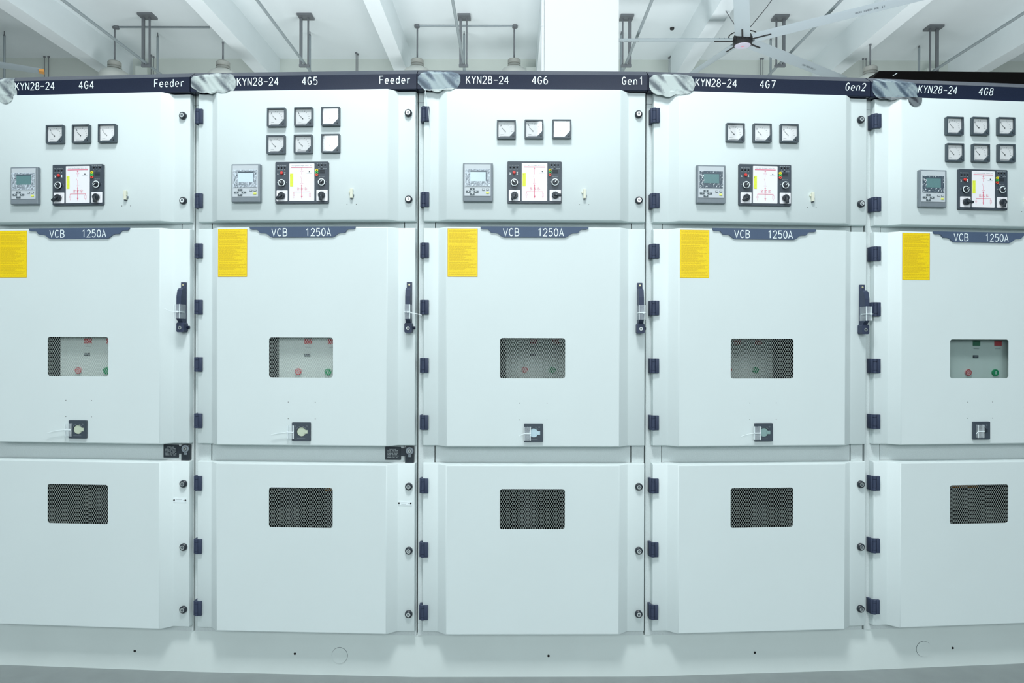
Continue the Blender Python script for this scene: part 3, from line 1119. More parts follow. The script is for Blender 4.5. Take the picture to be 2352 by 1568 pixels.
b.plate([(p0[0] - .0005, p0[1]), (p0[0] + .0005, p0[1]), (p1[0] + .0005, p1[1]), (p1[0] - .0005, p1[1])], D0, D1, 'paler')
for (cx_, cy_) in ((1003, 355), (1003, 855)):
    q = mp(cx_, cy_); b.plate([(q[0] - .0036, q[1] - .0012), (q[0] + .0036, q[1] - .0012), (q[0], q[1] + .003)], D0, D1 + .0001, 'red')
for (cx_, cy_) in ((970, 422), (1036, 422), (970, 790), (1036, 790)):
    mbox(b, cx_ - 16, cy_ - 5, cx_ + 16, cy_ + 5, D0, D1, 'paler')
for cx_ in (893, 1003, 1122):
    for dy in (-22, 22):
        q = mp(cx_, 950 + dy); b.ring(q[0], q[1], .0022, .0031, D0, D1, 'red', 16)
        mbox(b, cx_ + 22, 950 + dy - 5, cx_ + 52, 950 + dy + 5, D0, D1, 'red')
mbox(b, 765, 1032, 1258, 1044, D0, D1, 'red')
for cx_ in (765, 1252):
    mbox(b, cx_ - 5, 1040, cx_ + 5, 1085, D0, D1, 'red'); mbox(b, cx_ - 4, 1175, cx_ + 4, 1230, D0, D1, 'paler')
q = mp(765, 1130); b.ring(q[0], q[1], .0032, .0041, D0, D1, 'paler', 16)
a_, c_ = mp(1228, 1185), mp(1282, 1080); b.plate(rrect(a_[0], c_[0], a_[1], c_[1], .001), D0, D1, 'paler', [rrect(a_[0] + .0009, c_[0] - .0009, a_[1] + .0009, c_[1] - .0009, .0006)])
q = mp(1007, 1185); b.plate([(q[0] - .0035, q[1] + .003), (q[0], q[1] - .004), (q[0] + .0035, q[1] + .003)], D0, D1 + .0001, 'red')
mbox(b, 996, 1185, 1016, 1232, D0, D1, 'paler')
ME['p_diagram'] = b.mesh('single_line_diagram')
b = MB()
x_, z_ = mp(690, 266); letters(b, 'Intelligent Switchgear Control Unit', x_, z_, .0036, .0023, .0110, 'mark', .9)
for t_, cx_, cy_, h_, pt in (('Temp and humidity', 250, 262, .0026, .00215), ('Live1', 248, 380, .0022, .0021), ('Live2', 352, 380, .0022, .0021), ('OK', 470, 380, .0022, .0021),
                             ('High voltage indicator', 1452, 195, .0026, .00185), ('A', 1500, 302, .0026, .003), ('B', 1598, 302, .0026, .003), ('C', 1697, 302, .0026, .003),
                             ('Lock', 1496, 352, .0024, .0021), ('Unlock', 1655, 352, .0024, .0021), ('Select', 1535, 598, .0028, .0037), ('Man', 250, 480, .0024, .0028),
                             ('Off', 250, 765, .0022, .002), ('On', 528, 765, .0022, .002), ('Off', 1468, 748, .0022, .002), ('On', 1735, 748, .0022, .002)):
    x_, z_ = mp(cx_, cy_); letters(b, t_, x_, z_, h_, pt, .0104, 'white', .95)
for cx_ in (277, 487):
    q = mp(cx_, 508); b.plate([(q[0] - .0028, q[1] - .002), (q[0] + .0028, q[1] - .002), (q[0], q[1] + .003)], .0099, .0103, 'white')
q = mp(487, 468); b.plate([(q[0] - .0028, q[1] + .002), (q[0], q[1] - .003), (q[0] + .0028, q[1] + .002)], .0099, .0103, 'white')
ME['p_print'] = b.mesh('lettering', fix=False)
b = MB(); mbox(b, 648, 490, 745, 882, .0109, .0113, 'hi'); q = mp(668, 535); b.cyl((q[0], .0112, q[1]), (q[0], .0116, q[1]), .0012, 'mark', n=10)
ME['p_strip'] = b.mesh('yellow_tape')
b = MB(); q = mp(1235, 436); b.cyl((q[0], .0107, q[1]), (q[0], .0118, q[1]), .0021, 'black', n=14); mbox(b, 1150, 478, 1310, 484, .0107, .0111, 'relay')
ME['p_sensor'] = b.mesh('sensor_dot')
b = MB()
for cx_, cy_ in ((290, 318), (390, 316), (487, 314), (1515, 240), (1610, 240), (1707, 240), (1610, 345)):
    q = mp(cx_, cy_); b.cyl((q[0], .0098, q[1]), (q[0], .0122, q[1]), .0032 if cy_ != 345 else .0018, 'hole', r1=.002 if cy_ != 345 else .001, n=16)
ME['p_leds'] = b.mesh('indicator_lamps')
b = MB(); q = mp(395, 472); b.cyl((0, 0, 0), (0, .004, 0), .0062, 'redbtn', n=24); b.cyl((0, .004, 0), (0, .006, 0), .0060, 'redbtn', r1=.0045, n=24); ME['p_red'] = b.mesh('red_button', True)
for nm, kk in (('yellow', 'yellow'), ('green', 'green'), ('orange', 'orange')):
    b = MB(); b.ring(0, 0, .0022, .0054, 0, .004, kk, 24); b.cyl((0, 0, 0), (0, .0015, 0), .0023, 'hole', n=14); ME['p_' + nm] = b.mesh('test_jack', True)
b = MB()
for i in range(5):
    mbox(b, 1538, 388 + i * 23, 1706, 398 + i * 23, .0097, .0103, 'hole')
ME['p_grille'] = b.mesh('sounder_grille')
b = MB()                               # small selector: white ring, dark cap; pointer separate so it can be turned
b.cyl((0, 0, 0), (0, .006, 0), .0135, 'black', n=28); b.ring(0, 0, .0105, .0138, .006, .0075, 'white', 32); b.cyl((0, .006, 0), (0, .010, 0), .0103, 'black', r1=.0095, n=28)
ME['p_sel'] = b.mesh('selector_ring', True)
b = MB(); b.box(-.0045, .0045, .010, .015, -.0092, .0092, 'black', .0012); b.box(-.0014, .0014, .0148, .0153, -.001, .0088, 'white'); ME['p_ptr'] = b.mesh('selector_knob')
b = MB(); b.plate(rrect(-.0218, .0218, -.0212, .0212, .002), 0, .0022, 'sheet')
for i in range(7):
    a = math.radians(20 + 23 * i); b.cyl((.0165 * math.cos(a), .0021, .0165 * math.sin(a)), (.0165 * math.cos(a), .0024, .0165 * math.sin(a)), .0007, 'mark', n=6)
ME['p_plate'] = b.mesh('switch_plate')
b = MB()
b.cyl((0, .002, 0), (0, .010, 0), .0132, 'black', n=28); b.cyl((0, .010, 0), (0, .013, 0), .0132, 'black', r1=.0115, n=28)
b.box(-.0052, .0052, .008, .020, -.004, .0225, 'black', .0022); b.cyl((0, .0195, .004), (0, .0205, .004), .0016, 'relay', n=10)
ME['p_lever'] = b.mesh('switch_lever', True)

# nameplate with stepped ends
half = [(1040, 0), (1040, -22), (1024, -46), (996, -56), (900, -58), (874, -74), (850, -112), (826, -128), (740, -132), (700, -146), (640, -195), (610, -212), (590, -220)]
sx_, sz_ = .2087 / 1040, .0420 / 220
ol = [(x * sx_ + .008, 1.7712 + z * sz_) for x, z in half] + [(-x * sx_ + .008, 1.7712 + z * sz_) for x, z in reversed(half)]
b = MB(); b.plate(ol, R, R + .005, 'plate'); ME['vcb'] = b.mesh('nameplate')
b = MB(); engraved(b, 'VCB', -.1126, 1.7350, .0282, .0223, .0165, R + .0054, 'white', .0033); ME['vcb_t'] = b.mesh('lettering', fix=False)
b = MB(); engraved(b, '1250A', .0210, 1.7350, .0282, .0208, .0155, R + .0054, 'white', .0033); ME['vcb_n'] = b.mesh('lettering', fix=False)

# yellow notice
b = MB()
b.box(-.3279, -.2116, R, R + .0006, 1.5765, 1.7633, 'amber'); b.box(-.3264, -.2131, R + .0005, R + .0009, 1.5780, 1.7618, 'sticker')
ME['sticker'] = b.mesh('yellow_notice')
b = MB()
z = 1.7545
while z > 1.585:
    x = -.3225
    end = -.2165 - (random.random() ** 2) * .05
    while x < end:
        wd = .004 + random.random() * .012
        b.box(x, min(x + wd, end), R + .0008, R + .0011, z, z + .0011, 'amber'); x += wd + .0012
    z -= .0034 if random.random() > .12 else .0062
ME['sticker_t'] = b.mesh('printed_text')

# racking socket with round shutter
b = MB()
SX, SZ = .0060, .9756
b.plate(rrect(SX - .0365, SX + .0365, SZ - .0355, SZ + .0355, .003), R, R + .008, 'charcoal', [circle(SX + .001, SZ - .001, .0185, 28)])
ME['socket'] = b.mesh('racking_socket')
for nm in ('disc', 'discblue', 'discgrey', 'black'):
    b = MB(); b.cyl((SX + .001, R, SZ - .001), (SX + .001, R + .0055, SZ - .001), .0172, nm, n=28); b.box(SX + .012, SX + .0255, R + .0078, R + .0086, SZ - .0075, SZ + .006, nm); ME['shut_' + nm] = b.mesh('shutter_disc')
b = MB()
b.ring(SX + .001, SZ - .001, .0210, .0222, R + .0078, R + .0084, 'relay', 10, math.radians(35), math.radians(75)); b.ring(SX + .001, SZ - .001, .0210, .0222, R + .0078, R + .0084, 'relay', 10, math.radians(105), math.radians(145))
b.box(SX - .016, SX + .016, R + .0078, R + .0083, SZ - .0262, SZ - .0250, 'relay')
for s in (-1, 1):
    b.ring(SX + s * .022, SZ + .021, .002, .003, R + .0078, R + .0083, 'relay', 12)
ME['sock_p'] = b.mesh('socket_print')

# swing handle: base plate, grip, lock block
HX = .4215
b = MB()
b.box(HX - .0100, HX + .0100, .0002, .010, 1.365, 1.5578, 'hinge', .0015); b.cyl((HX, .009, 1.5475), (HX, .0115, 1.5475), .0038, 'brass', n=14)
ME['h_base'] = b.mesh('handle_base', True)
b = MB()
pts = [(.010, 1.400), (.028, 1.398), (.043, 1.412), (.044, 1.430), (.043, 1.500), (.036, 1.526), (.026, 1.5335), (.010, 1.5345)]
vs = [(HX + s * .0095, -d, z) for s in (-1, 1) for d, z in pts]
n = len(pts)
b.add(vs, [(i, (i + 1) % n, n + (i + 1) % n, n + i) for i in range(n)] + [tuple(range(n)), tuple(range(n, 2 * n))], 'hinge')
ME['h_grip'] = b.mesh('grip')
b = MB()
b.plate(rrect(HX - .0145, HX + .0145, 1.3600, 1.3985, .006), .0002, .034, 'hinge')
b.cyl((HX + .012, .006, 1.3795), (HX + .024, .006, 1.3795), .006, 'navy', n=12)
ME['h_lock'] = b.mesh('lock_block')
b = MB(); b.ring(HX, 1.3775, .0035, .0068, .0335, .0360, 'steel', 20); b.cyl((HX, .0335, 1.3775), (HX, .0350, 1.3775), .0036, 'charcoal', n=14); ME['h_cyl'] = b.mesh('lock_cylinder', True)

# little ivory terminal
b = MB()
b.box(.1955, .2062, R, R + .012, 1.8800, 1.9160, 'ivory', .001); b.box(.1900, .1956, R, R + .006, 1.9010, 1.9080, 'ivory'); b.box(.2061, .2095, R, R + .006, 1.8880, 1.8950, 'relay'); b.box(.1970, .2040, R + .002, R + .010, 1.8770, 1.8801, 'charcoal')
for i in range(3):
    b.cyl((.2062, R + .006, 1.886 + i * .010), (.2068, R + .006, 1.886 + i * .010), .0022, 'charcoal', n=8)
ME['term'] = b.mesh('terminal_clip')

# interlock of the feeders and their little plates
b = MB(); b.plate(rrect(.3205, .3830, .8580, .9100, .002), -.031, -.0275, 'black'); b.box(.3830, .4050, -.031, -.017, .876, .905, 'black', .002)
ME['il_plate'] = b.mesh('interlock_plate')
b = MB()
for i in range(7):
    letters(b, ('INTERLOCK', 'CLOSE THE DOOR', 'BEFORE WORKING', 'WITHDRAW TRUCK', 'CHECK VOLTAGE', 'EARTH SWITCH ON', 'REMOVE THE KEY')[i], .3270 + (.008 if i == 0 else 0), .8985 - i * .0052, .0030, .0032, -.0270, 'white', .85)
ME['il_text'] = b.mesh('lettering', fix=False)
b = MB()
b.box(.4020, .4365, -.031, -.012, .8460, .9120, 'black', .002)
b.ring(.4215, .8975, .0085, .0145, -.0121, -.006, 'relay', 24); b.cyl((.4215, -.012, .8975), (.4215, -.004, .8975), .0075, 'steel', n=20); b.cyl((.4215, -.004, .8975), (.4215, -.003, .8975), .0018, 'hole', n=10)
b.box(.4150, .4280, -.0122, -.008, .8730, .8830, 'relay', .001)
ME['il_lock'] = b.mesh('interlock_lock', True)
b = MB(); b.plate(rrect(.3770, .4325, .6852, .7032, .001), .0002, .0012, 'white')
for u in (.3815, .4280):
    b.cyl((u, .001, .6945), (u, .003, .6945), .0033, 'hole', n=12)
b.box(.388, .413, .0011, .0014, .6955, .6965, 'relay'); b.box(.390, .408, .0011, .0014, .6905, .6912, 'relay'); b.box(.417, .422, .0011, .0014, .6925, .6935, 'mark')
ME['riv'] = b.mesh('riveted_tag')

# dim contents of the cable compartment
b = MB()
for i, u in enumerate((-.2, 0, .2)):
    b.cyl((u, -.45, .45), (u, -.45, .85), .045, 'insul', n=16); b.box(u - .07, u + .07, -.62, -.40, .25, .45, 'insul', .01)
ME['ct'] = b.mesh('cable_insulators')
b = MB(); b.box(.035, .16, -.20, -.17, .700, .83, 'busbar', .004); ME['bus'] = b.mesh('busbar_sleeve')

# breaker seen through the middle window (its own thing)
def breaker_mesh():
    out = {}
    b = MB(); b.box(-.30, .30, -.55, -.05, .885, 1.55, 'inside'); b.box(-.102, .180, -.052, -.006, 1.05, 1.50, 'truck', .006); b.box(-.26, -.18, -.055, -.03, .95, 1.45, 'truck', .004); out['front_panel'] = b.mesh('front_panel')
    b = MB(); b.cyl((-.020, -.006, 1.2065), (-.020, .001, 1.2065), .0135, 'pinkbtn', n=24); b.ring(-.020, 1.2065, .004, .0055, .0008, .0014, 'flagred', 16); b.ring(-.020, 1.2065, .0098, .0130, .0008, .0014, 'flagred', 24); out['stop_button'] = b.mesh('stop_button', True)
    b = MB(); b.cyl((.0985, -.006, 1.2055), (.0985, .001, 1.2055), .0138, 'greenbtn', n=24); b.box(.0973, .0997, .0008, .0014, 1.199, 1.212, 'white'); out['start_button'] = b.mesh('start_button', True)
    for nm, u, kk in (('flagL', .018, 'flagred'), ('flagG', .018, 'flaggreen'), ('flagR', .112, 'flagred')):
        b = MB(); b.box(u - .0155, u + .0155, -.006, -.0035, 1.3150, 1.3365, kk); b.box(u - .012, u + .012, -.006, -.0052, 1.3020, 1.3032, 'mark'); out[nm] = b.mesh('status_flag')
    b = MB(); b.box(.003, .026, -.006, -.0035, 1.2660, 1.2765, 'black')
    for i in range(4):
        b.box(.0048 + i * .0052, .0085 + i * .0052, -.0036, -.0031, 1.2680, 1.2745, 'relay')
    out['counter'] = b.mesh('operation_counter')
    return out


BR = breaker_mesh()

GRP = 'row of switchgear cabinets'
CLAB = ['pale switchgear cabinet cut off by the left edge, its dark header reads 4G4 Feeder',
        'pale switchgear cabinet with six meters, its dark header reads 4G5 Feeder',
        'pale switchgear cabinet in the middle with three meters, its dark header reads 4G6 Gen1',
        'pale switchgear cabinet with three meters, its dark header reads 4G7 Gen2',
        'pale switchgear cabinet cut off by the right edge, its dark header reads 4G8']
METERS = [[(-.088, 2.1416, 'A'), (.0202, 2.1414, 'A'), (.1278, 2.1412, 'A')],
          [(-.0933, 2.1943, 'A'), (.0136, 2.1948, 'A'), (.1194, 2.1953, 'A'), (-.0948, 2.0888, 'V'), (.0122, 2.0895, 'W'), (.1197, 2.0910, 'V')],
          [(-.102, 2.1434, 'A'), (.0045, 2.1452, 'A'), (.1119, 2.1463, 'A')],
          [(-.1126, 2.1426, 'A'), (-.0047, 2.1434, 'A'), (.1037, 2.1441, 'A')],
          [(-.1153, 2.1913, 'A'), (-.0059, 2.1938, 'A'), (.1053, 2.1962, 'A'), (-.1131, 2.0855, 'V'), (-.0027, 2.0867, 'W'), (.1066, 2.0888, 'V')]]
LEV = [((130, 180), (45, 130)), ((130, 180), (40, -40)), ((150, -95), (38, -42)), ((125, 185), (-40, -48)), ((-100, 170), (-50, -45))]
# lever angles are turned from "up", anticlockwise as seen from the aisle; second pair: the two small selectors


def rot_front(o, deg):
    o.rotation_euler = (0, -math.radians(deg), 0)


for k in range(5):
    X, Y, a = POSE[k]
    cab = bpy.data.objects.new('switchgear_cabinet', None)
    COL.objects.link(cab)
    cab.location = (X, Y, 0)
    cab.rotation_euler = (0, 0, a)
    tag(cab, CLAB[k], 'electrical cabinet', GRP)
    L = lambda nm, me, par=cab, loc=None: link(nm, me, par, loc)
    L('carcass', ME['carcass'])
    L('front_frame', ME['frame'])
    hd = L('header', ME['header'])
    sh = (0, 0, 0, .06, .2)[k]
    words = [('KYN28-24', (-.2761, -.2612, -.2583, -.2627, -.2514)[k], .02127, .0155, sh), (CODES[k], (-.0087, -.0025, -.0024, -.0034, .0080)[k], .0228, .0155, sh)]
    if ENDS[k] == 'Feeder':
        words.append(('Feeder', .3037, .0215, .0150, 0))
    elif ENDS[k]:
        words.append((ENDS[k], (0, 0, .3491, .3451)[k], .0222, .0150, (0, 0, 0, .2)[k]))
    for t_, u_, p_, g_, s_ in words:
        b = MB(); engraved(b, t_, u_, 2.3296, .0290, p_, g_, .0146, 'white', .0033, s_)
        L('lettering', b.mesh('lettering', fix=False), hd)
    up = L('instrument_door', ME['upper']); mid = L('breaker_door', ME['mid']); low = L('cable_door', ME['low'])
    for par, zz in ((up, (2.2135, 1.8800)), (mid, (1.6825, 1.4600, 1.2335, 1.0105)), (low, (.7635, .5140, .2690))):
        for z in zz:
            L('hinge', ME['hinge'], par, (0, 0, z))
    for par, pts in ((up, ((.4153, 2.217), (.4174, 1.8807))), (low, ((.4207, .7603), (.4215, .5098), (.4214, .2623)))):
        for u, z in pts:
            L('quarter_turn_lock', ME['lock'], par, (u, -.0002, z))
    # instruments
    for (u, z, kind) in METERS[k]:
        m_ = L('panel_meter', ME['m_case'], cab, (u, -R, z))
        L('dial_face', ME['m_dial'], m_); L('dial_print', ME['m_marks' + kind], m_); L('needle', ME['m_needle'], m_)
        L('glass_pane', ME['m_glass'], m_); L('zero_screw', ME['m_knob'], m_)
    rl = L('protection_relay', ME['r_case'], cab, (-.2106, -R, 1.9385))
    L('front_sheet', ME['r_face'], rl); L('screen_surround', ME['r_bezel'], rl)
    L('display', ME['r_lcdw'] if k in (1, 2) else ME['r_lcd'], rl)
    L('protective_film', ME['r_filml'] if k < 3 else ME['r_filmd'], rl)
    for nm, cx_, cy_ in (('u', 1118, 978), ('l', 1003, 1056), ('r', 1236, 1056), ('d', 1118, 1136)):
        q = rp(cx_, cy_); L('arrow_key', ME['key_' + nm], rl, (q[0], -.019, q[1]))
    for cx_ in (1452, 1577):
        q = rp(cx_, 994); L('function_key', ME['key_s'], rl, (q[0], -.019, q[1]))
    q = rp(1575, 1090); tag(L('function_key', ME['key_y'], rl, (q[0], -.019, q[1])), 'yellow key')
    mi_ = L('mimic_panel', ME['p_body'], cab, (.0070, -R, 1.9402))
    for nm, kk in (('mimic_sheet', 'p_sheet'), ('single_line_diagram', 'p_diagram'), ('lettering', 'p_print'), ('yellow_tape', 'p_strip'), ('sensor_dot', 'p_sensor'), ('indicator_lamps', 'p_leds'), ('sounder_grille', 'p_grille')):
        L(nm, ME[kk], mi_)
    q = mp(395, 472); tag(L('push_button', ME['p_red'], mi_, (q[0], -.0100, q[1])), 'red push button')
    for kk, cy_, lb in (('p_yellow', 398, 'yellow test jack'), ('p_green', 466, 'green test jack'), ('p_orange', 534, 'red test jack')):
        q = mp(1463, cy_); tag(L('test_jack', ME[kk], mi_, (q[0], -.0100, q[1])), lb)
    for cx_, cy_, dg in ((403, 772, LEV[k][1][0]), (1615, 757, LEV[k][1][1])):
        q = mp(cx_, cy_); L('selector_ring', ME['p_sel'], mi_, (q[0], -.0100, q[1])); rot_front(L('selector_knob', ME['p_ptr'], mi_, (q[0], -.0100, q[1])), dg)
    for cx_, cy_, dg in ((410, 1156, LEV[k][0][0]), (1622, 1148, LEV[k][0][1])):
        q = mp(cx_, cy_); L('switch_plate', ME['p_plate'], mi_, (q[0], -.0100, q[1])); rot_front(L('switch_lever', ME['p_lever'], mi_, (q[0], -.0120, q[1])), dg)
    L('terminal_clip', ME['term'])
    # breaker door
    np_ = L('nameplate', ME['vcb']); L('lettering', ME['vcb_t'], np_); L('lettering', ME['vcb_n'], np_)
    ys = tag(L('notice', ME['sticker']), 'yellow printed notice'); L('printed_text', ME['sticker_t'], ys)
    if k != 4:
        L('window_mesh', ME['meshM'], mid)
    else:
        L('window_pane', ME['pane'], mid)
    L('window_mesh', ME['meshL'], low)
    so = L('racking_socket', ME['socket']); L('shutter_disc', ME['shut_' + ('disc', 'disc', 'discblue', 'discgrey', 'black')[k]], so); L('socket_print', ME['sock_p'], so)
    hb_ = L('door_handle', ME['h_base']); L('grip', ME['h_grip'], hb_); L('lock_block', ME['h_lock'], hb_); L('lock_cylinder', ME['h_cyl'], hb_)
    L('cable_insulators', ME['ct'])
    if k in (1, 4):
        L('busbar_sleeve', ME['bus'])
    if k < 2:
        il = L('interlock', ME['il_plate']); L('lettering', ME['il_text'], il); L('key_lock', ME['il_lock'], il)
        L('riveted_tag', ME['riv'], low)
    # the breaker standing inside
    off = 0.0 if k not in (2, 3) else .260
    p = world_of(k, 0, -off, 0)
    br = bpy.data.objects.new('circuit_breaker', None); COL.objects.link(br); br.location = p; br.rotation_euler = (0, 0, a)
    tag(br, ['circuit breaker with red flags inside the middle window of the 4G4 cabinet', 'circuit breaker with two red flags inside the middle window of the 4G5 cabinet',
             'dim circuit breaker set back behind the mesh of the 4G6 cabinet', 'dim circuit breaker set back behind the mesh of the 4G7 cabinet',
             'circuit breaker with one green and one red flag inside the 4G8 cabinet'][k], 'circuit breaker', 'circuit breakers behind the middle windows')
    L('front_panel', BR['front_panel'], br)
    tag(L('push_button', BR['stop_button'], br), 'red ringed push button'); tag(L('push_button', BR['start_button'], br), 'green push button')
    L('status_flag', BR['flagG'] if k == 4 else BR['flagL'], br); L('status_flag', BR['flagR'], br); L('operation_counter', BR['counter'], br)

# ------------------------------------------------------------------ base plinth under the row
b = MB()
line = []
for k in range(5):
    line += [(k, -.4495), (k, .4495)]
top, bot = [], []
loops = []
for (k, u) in line:
    f_, bk = world_of(k, u, -.032, 0), world_of(k, u * .86, -1.2, 0)
    loops.append([(f_.x, f_.y, .1645), (f_.x, f_.y, .0), (bk.x, bk.y, .0), (bk.x, bk.y, .1645)])
merged = [loops[0]]
for i in range(1, 9, 2):
    merged.append([tuple((p_ + q_) / 2 for p_, q_ in zip(A_, B_)) for A_, B_ in zip(loops[i], loops[i + 1])])
merged.append(loops[-1])
vs = [p_ for lp in merged for p_ in lp]
fs = [(4 * i + e, 4 * i + (e + 1) % 4, 4 * i + 4 + (e + 1) % 4, 4 * i + 4 + e) for i in range(len(merged) - 1) for e in range(4)]
fs += [(0, 1, 2, 3), tuple(4 * (len(merged) - 1) + e for e in range(4))]
b.add(vs, fs, 'plinth')
pl = link('base_plinth', b.mesh('base_plinth'))
tag(pl, 'long grey painted steel plinth under the whole row of cabinets', 'plinth')
for k, u, z in ((1, .1392, .0792), (4, -.1872, .0766)):
    b = MB(); b.cyl((0, 0, 0), (0, .0022, 0), .0312, 'plinth', n=36); b.ring(0, 0, .0312, .0320, -.0004, .0005, 'charcoal', 36)
    o = link('knockout_cap', b.mesh('knockout_cap', True), pl); o.location = world_of(k, u, -.0318, z); o.rotation_euler = (0, 0, POSE[k][2])
for k, u, z in ((0, .1997, .0752), (1, -.0414, .0821), (2, .071, .0834), (3, .0023, .0833), (4, -.0603, .0755)):
    b = MB(); b.cyl((0, 0, 0), (0, .0012, 0), .0048, 'hole', n=14)
    o = link('bolt_hole', b.mesh('bolt_hole'), pl); o.location = world_of(k, u, -.0318, z); o.rotation_euler = (0, 0, POSE[k][2])

# ------------------------------------------------------------------ clear sleeves tied to handles and sockets
def on_cab(name, mb, k, u, d, z, smooth=False):
    o = link(name, mb.mesh(name, smooth))
    o.location = world_of(k, u, d, z)
    o.rotation_euler = (0, 0, POSE[k][2])
    return o


def sleeve_mesh(w_, dp, h, t=.0007):
    b = MB()
    for x in (-w_ / 2, w_ / 2):
        b.box(x - t / 2, x + t / 2, 0, dp, -h / 2, h / 2, 'sleeve')
        b.box(x - .0010, x + .0010, dp - .002, dp + .0004, -h / 2, h / 2, 'tie')
    b.box(-w_ / 2, w_ / 2, dp - t / 2, dp + t / 2, -h / 2, h / 2, 'sleeve')
    return b


hs = ['clear plastic sleeve tied round the door handle of the 4G4 cabinet', 'clear plastic sleeve on the 4G5 door handle, its tie reaching over the hinge',
      'clear plastic sleeve tied round the door handle of the 4G6 cabinet', 'clear plastic sleeve tied round the door handle of the 4G7 cabinet']
tails = [[(-.012, 0), (-.03, .004), (-.052, .013)], [(.012, -.003), (.035, -.006), (.058, -.012)], [(-.013, 0), (-.016, -.001)], [(.013, 0), (.016, 0)]]
for k in range(4):
    o = on_cab('plastic_sleeve', sleeve_mesh(.0225, .0465, .056), k, HX, .011, 1.441)
    tag(o, hs[k], 'plastic sleeve', 'clear sleeves on the door handles')
    b = MB()
    tz = -.002
    b.box(-.0125, .0125, .0473, .0490, tz - .0016, tz + .0016, 'tie'); b.box(-.0130, -.0120, .012, .049, tz - .0016, tz + .0016, 'tie'); b.box(.0120, .0130, .012, .049, tz - .0016, tz + .0016, 'tie'); b.box(.002, .0075, .0488, .0525, tz - .003, tz + .003, 'tie')
    b.tube([(x, .049, tz + z) for x, z in tails[k]], .0011, 'tie', 6)
    tag(link('cable_tie', b.mesh('cable_tie'), o), 'white cable tie')
ss = ['clear plastic sleeve on the racking socket of the 4G4 cabinet', 'clear plastic sleeve on the racking socket of the 4G5 cabinet', 'clear plastic sleeve on the racking socket of the 4G6 cabinet',
      'clear plastic sleeve on the racking socket of the 4G7 cabinet', 'clear plastic sleeve over the dark racking socket of the 4G8 cabinet']
for k in range(5):
    du = (-.036, -.040, -.024, -.030, -.012)[k]
    o = on_cab('plastic_sleeve', sleeve_mesh(.024, .012, .052), k, SX + du, R + (.0004 if k < 2 else .0086), SZ - .002)
    tag(o, ss[k], 'plastic sleeve', 'clear sleeves on the racking sockets')
    b = MB()
    b.box(-.0125, .0135, .0124, .0142, -.0018, .0014, 'tie')
    tl_ = [[(-.012, 0), (-.05, -.004), (-.085, -.013)], [(-.012, 0), (-.045, -.004), (-.075, -.010)], [(-.012, 0), (-.022, -.004), (-.032, -.010)], [(-.012, 0), (-.04, -.004), (-.066, -.012)], [(-.012, 0), (-.016, -.003), (-.022, -.009)]][k]
    b.tube([(x, .0135, z) for x, z in tl_], .0012, 'tie', 6)
    tag(link('cable_tie', b.mesh('cable_tie'), o), 'white cable tie')

# loose white thread hanging from the header of the middle cabinet
b = MB()
pts = [(-.4185, .0165, 2.306), (-.412, .0165, 2.27), (-.404, .0155, 2.22), (-.3995, .0030, 2.15), (-.3985, .0020, 2.02), (-.3990, .0020, 1.84)]
b.tube(pts, .0011, 'tie', 6)
o = link('white_thread', b.mesh('white_thread')); o.location = (POSE[2][0], POSE[2][1], 0); o.rotation_euler = (0, 0, POSE[2][2])
tag(o, 'loose white thread hanging down the hinge side of the 4G6 instrument door', 'thread')

# retouch smears on the left ends of the headers, built as draped patches
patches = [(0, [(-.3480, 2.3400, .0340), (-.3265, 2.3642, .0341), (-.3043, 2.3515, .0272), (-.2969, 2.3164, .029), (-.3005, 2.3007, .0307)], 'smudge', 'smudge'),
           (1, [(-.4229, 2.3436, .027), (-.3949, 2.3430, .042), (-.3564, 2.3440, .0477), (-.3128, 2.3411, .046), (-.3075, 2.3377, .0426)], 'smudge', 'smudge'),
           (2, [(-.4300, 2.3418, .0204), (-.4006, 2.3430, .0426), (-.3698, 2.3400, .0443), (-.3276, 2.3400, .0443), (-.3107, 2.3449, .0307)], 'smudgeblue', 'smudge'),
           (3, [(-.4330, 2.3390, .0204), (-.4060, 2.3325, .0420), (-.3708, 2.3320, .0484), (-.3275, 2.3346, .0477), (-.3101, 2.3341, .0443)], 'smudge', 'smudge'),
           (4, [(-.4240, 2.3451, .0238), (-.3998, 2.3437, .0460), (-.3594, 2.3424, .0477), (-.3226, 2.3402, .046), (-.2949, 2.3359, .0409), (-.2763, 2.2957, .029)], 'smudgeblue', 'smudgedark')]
pn = ['pale smeared patch at the left end of the 4G4 header', 'pale grey smeared patch over the left end of the 4G5 header', 'blue grey streaked patch over the left end of the 4G6 header',
      'pale smeared patch over the left end of the 4G7 header', 'blue grey smeared patch on the 4G8 header, below the black box']
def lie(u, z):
    """how far out the smear patch lies: on the chamfer, on the face, then over the top edge of the door"""
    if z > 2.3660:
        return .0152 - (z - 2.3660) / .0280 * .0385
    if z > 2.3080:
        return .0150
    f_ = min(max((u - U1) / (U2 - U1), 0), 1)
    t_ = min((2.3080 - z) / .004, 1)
    return .0150 + t_ * f_ * (R + .0014 - .0150)


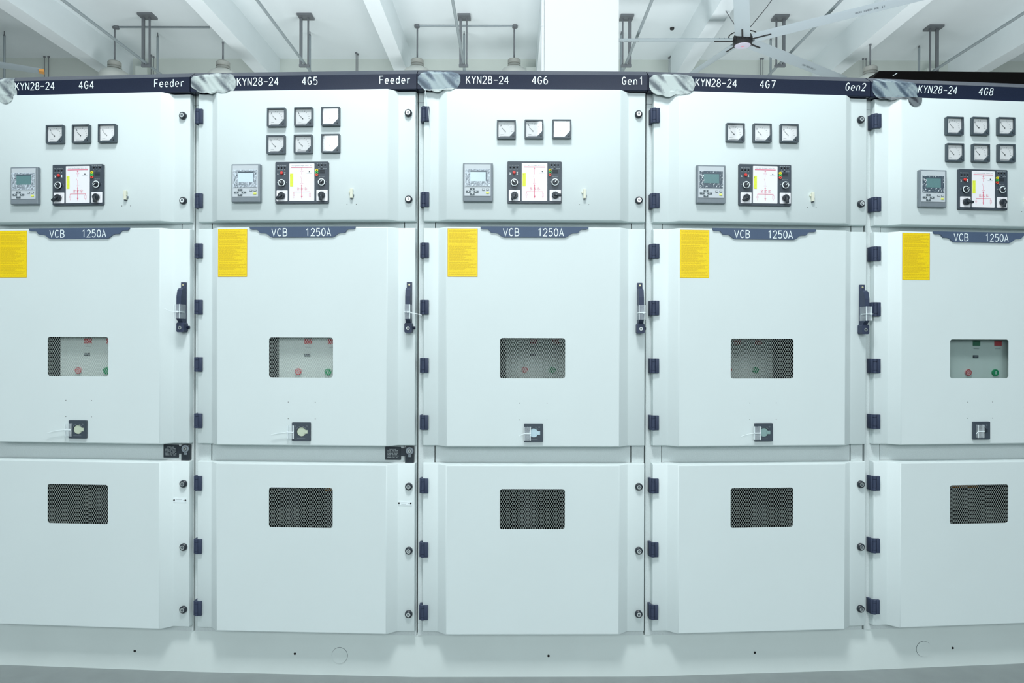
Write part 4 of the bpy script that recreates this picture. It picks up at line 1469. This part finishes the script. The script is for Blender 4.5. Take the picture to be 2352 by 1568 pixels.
for k, parts, kk, kk2 in patches:
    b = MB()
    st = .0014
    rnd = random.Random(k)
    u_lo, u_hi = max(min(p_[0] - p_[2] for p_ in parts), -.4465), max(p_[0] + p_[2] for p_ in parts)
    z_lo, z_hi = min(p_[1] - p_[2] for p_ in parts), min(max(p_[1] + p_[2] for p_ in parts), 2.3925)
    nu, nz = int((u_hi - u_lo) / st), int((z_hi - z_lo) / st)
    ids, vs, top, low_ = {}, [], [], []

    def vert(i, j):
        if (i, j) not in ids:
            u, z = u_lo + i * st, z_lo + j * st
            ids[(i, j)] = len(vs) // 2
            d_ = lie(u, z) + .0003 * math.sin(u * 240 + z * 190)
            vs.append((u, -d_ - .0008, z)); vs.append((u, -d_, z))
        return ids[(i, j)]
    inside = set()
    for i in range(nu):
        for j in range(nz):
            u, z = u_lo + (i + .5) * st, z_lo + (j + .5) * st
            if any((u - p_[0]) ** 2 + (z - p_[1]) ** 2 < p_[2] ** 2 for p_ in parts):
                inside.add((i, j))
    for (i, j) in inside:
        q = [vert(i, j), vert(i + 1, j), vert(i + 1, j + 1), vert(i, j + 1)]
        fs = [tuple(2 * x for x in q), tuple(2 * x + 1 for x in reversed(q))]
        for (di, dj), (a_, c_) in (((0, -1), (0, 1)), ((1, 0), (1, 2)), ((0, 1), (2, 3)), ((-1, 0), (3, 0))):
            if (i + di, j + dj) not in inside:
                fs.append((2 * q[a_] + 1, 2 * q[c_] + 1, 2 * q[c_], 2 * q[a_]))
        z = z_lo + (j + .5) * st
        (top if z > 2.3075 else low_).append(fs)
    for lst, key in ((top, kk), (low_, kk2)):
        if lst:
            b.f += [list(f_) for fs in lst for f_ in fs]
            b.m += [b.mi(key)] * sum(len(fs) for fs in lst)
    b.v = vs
    tag(on_cab('smear_patch', b, k, 0, 0, 0), pn[k], 'film patch', 'smeared patches on the headers')

# black sheet-metal box lying on the last cabinet
b = MB()
pf = [(-.3715, 2.3960), (-.3715, 2.4230), (-.3430, 2.4560), (.4300, 2.4780), (.4300, 2.3960)]
b.plate(pf, -.62, -.10, 'blackbox')
b2 = MB(); b2.plate([(-.285, 2.438), (-.266, 2.450), (-.262, 2.450), (-.281, 2.438)], -.1002, -.0994, 'white')
o = on_cab('cable_duct_box', b, 4, 0, 0, 0)
tag(o, 'black sheet metal box lying on top of the rightmost cabinet', 'duct')
tag(link('paint_scratch', b2.mesh('paint_scratch'), o), 'bare white scratch')
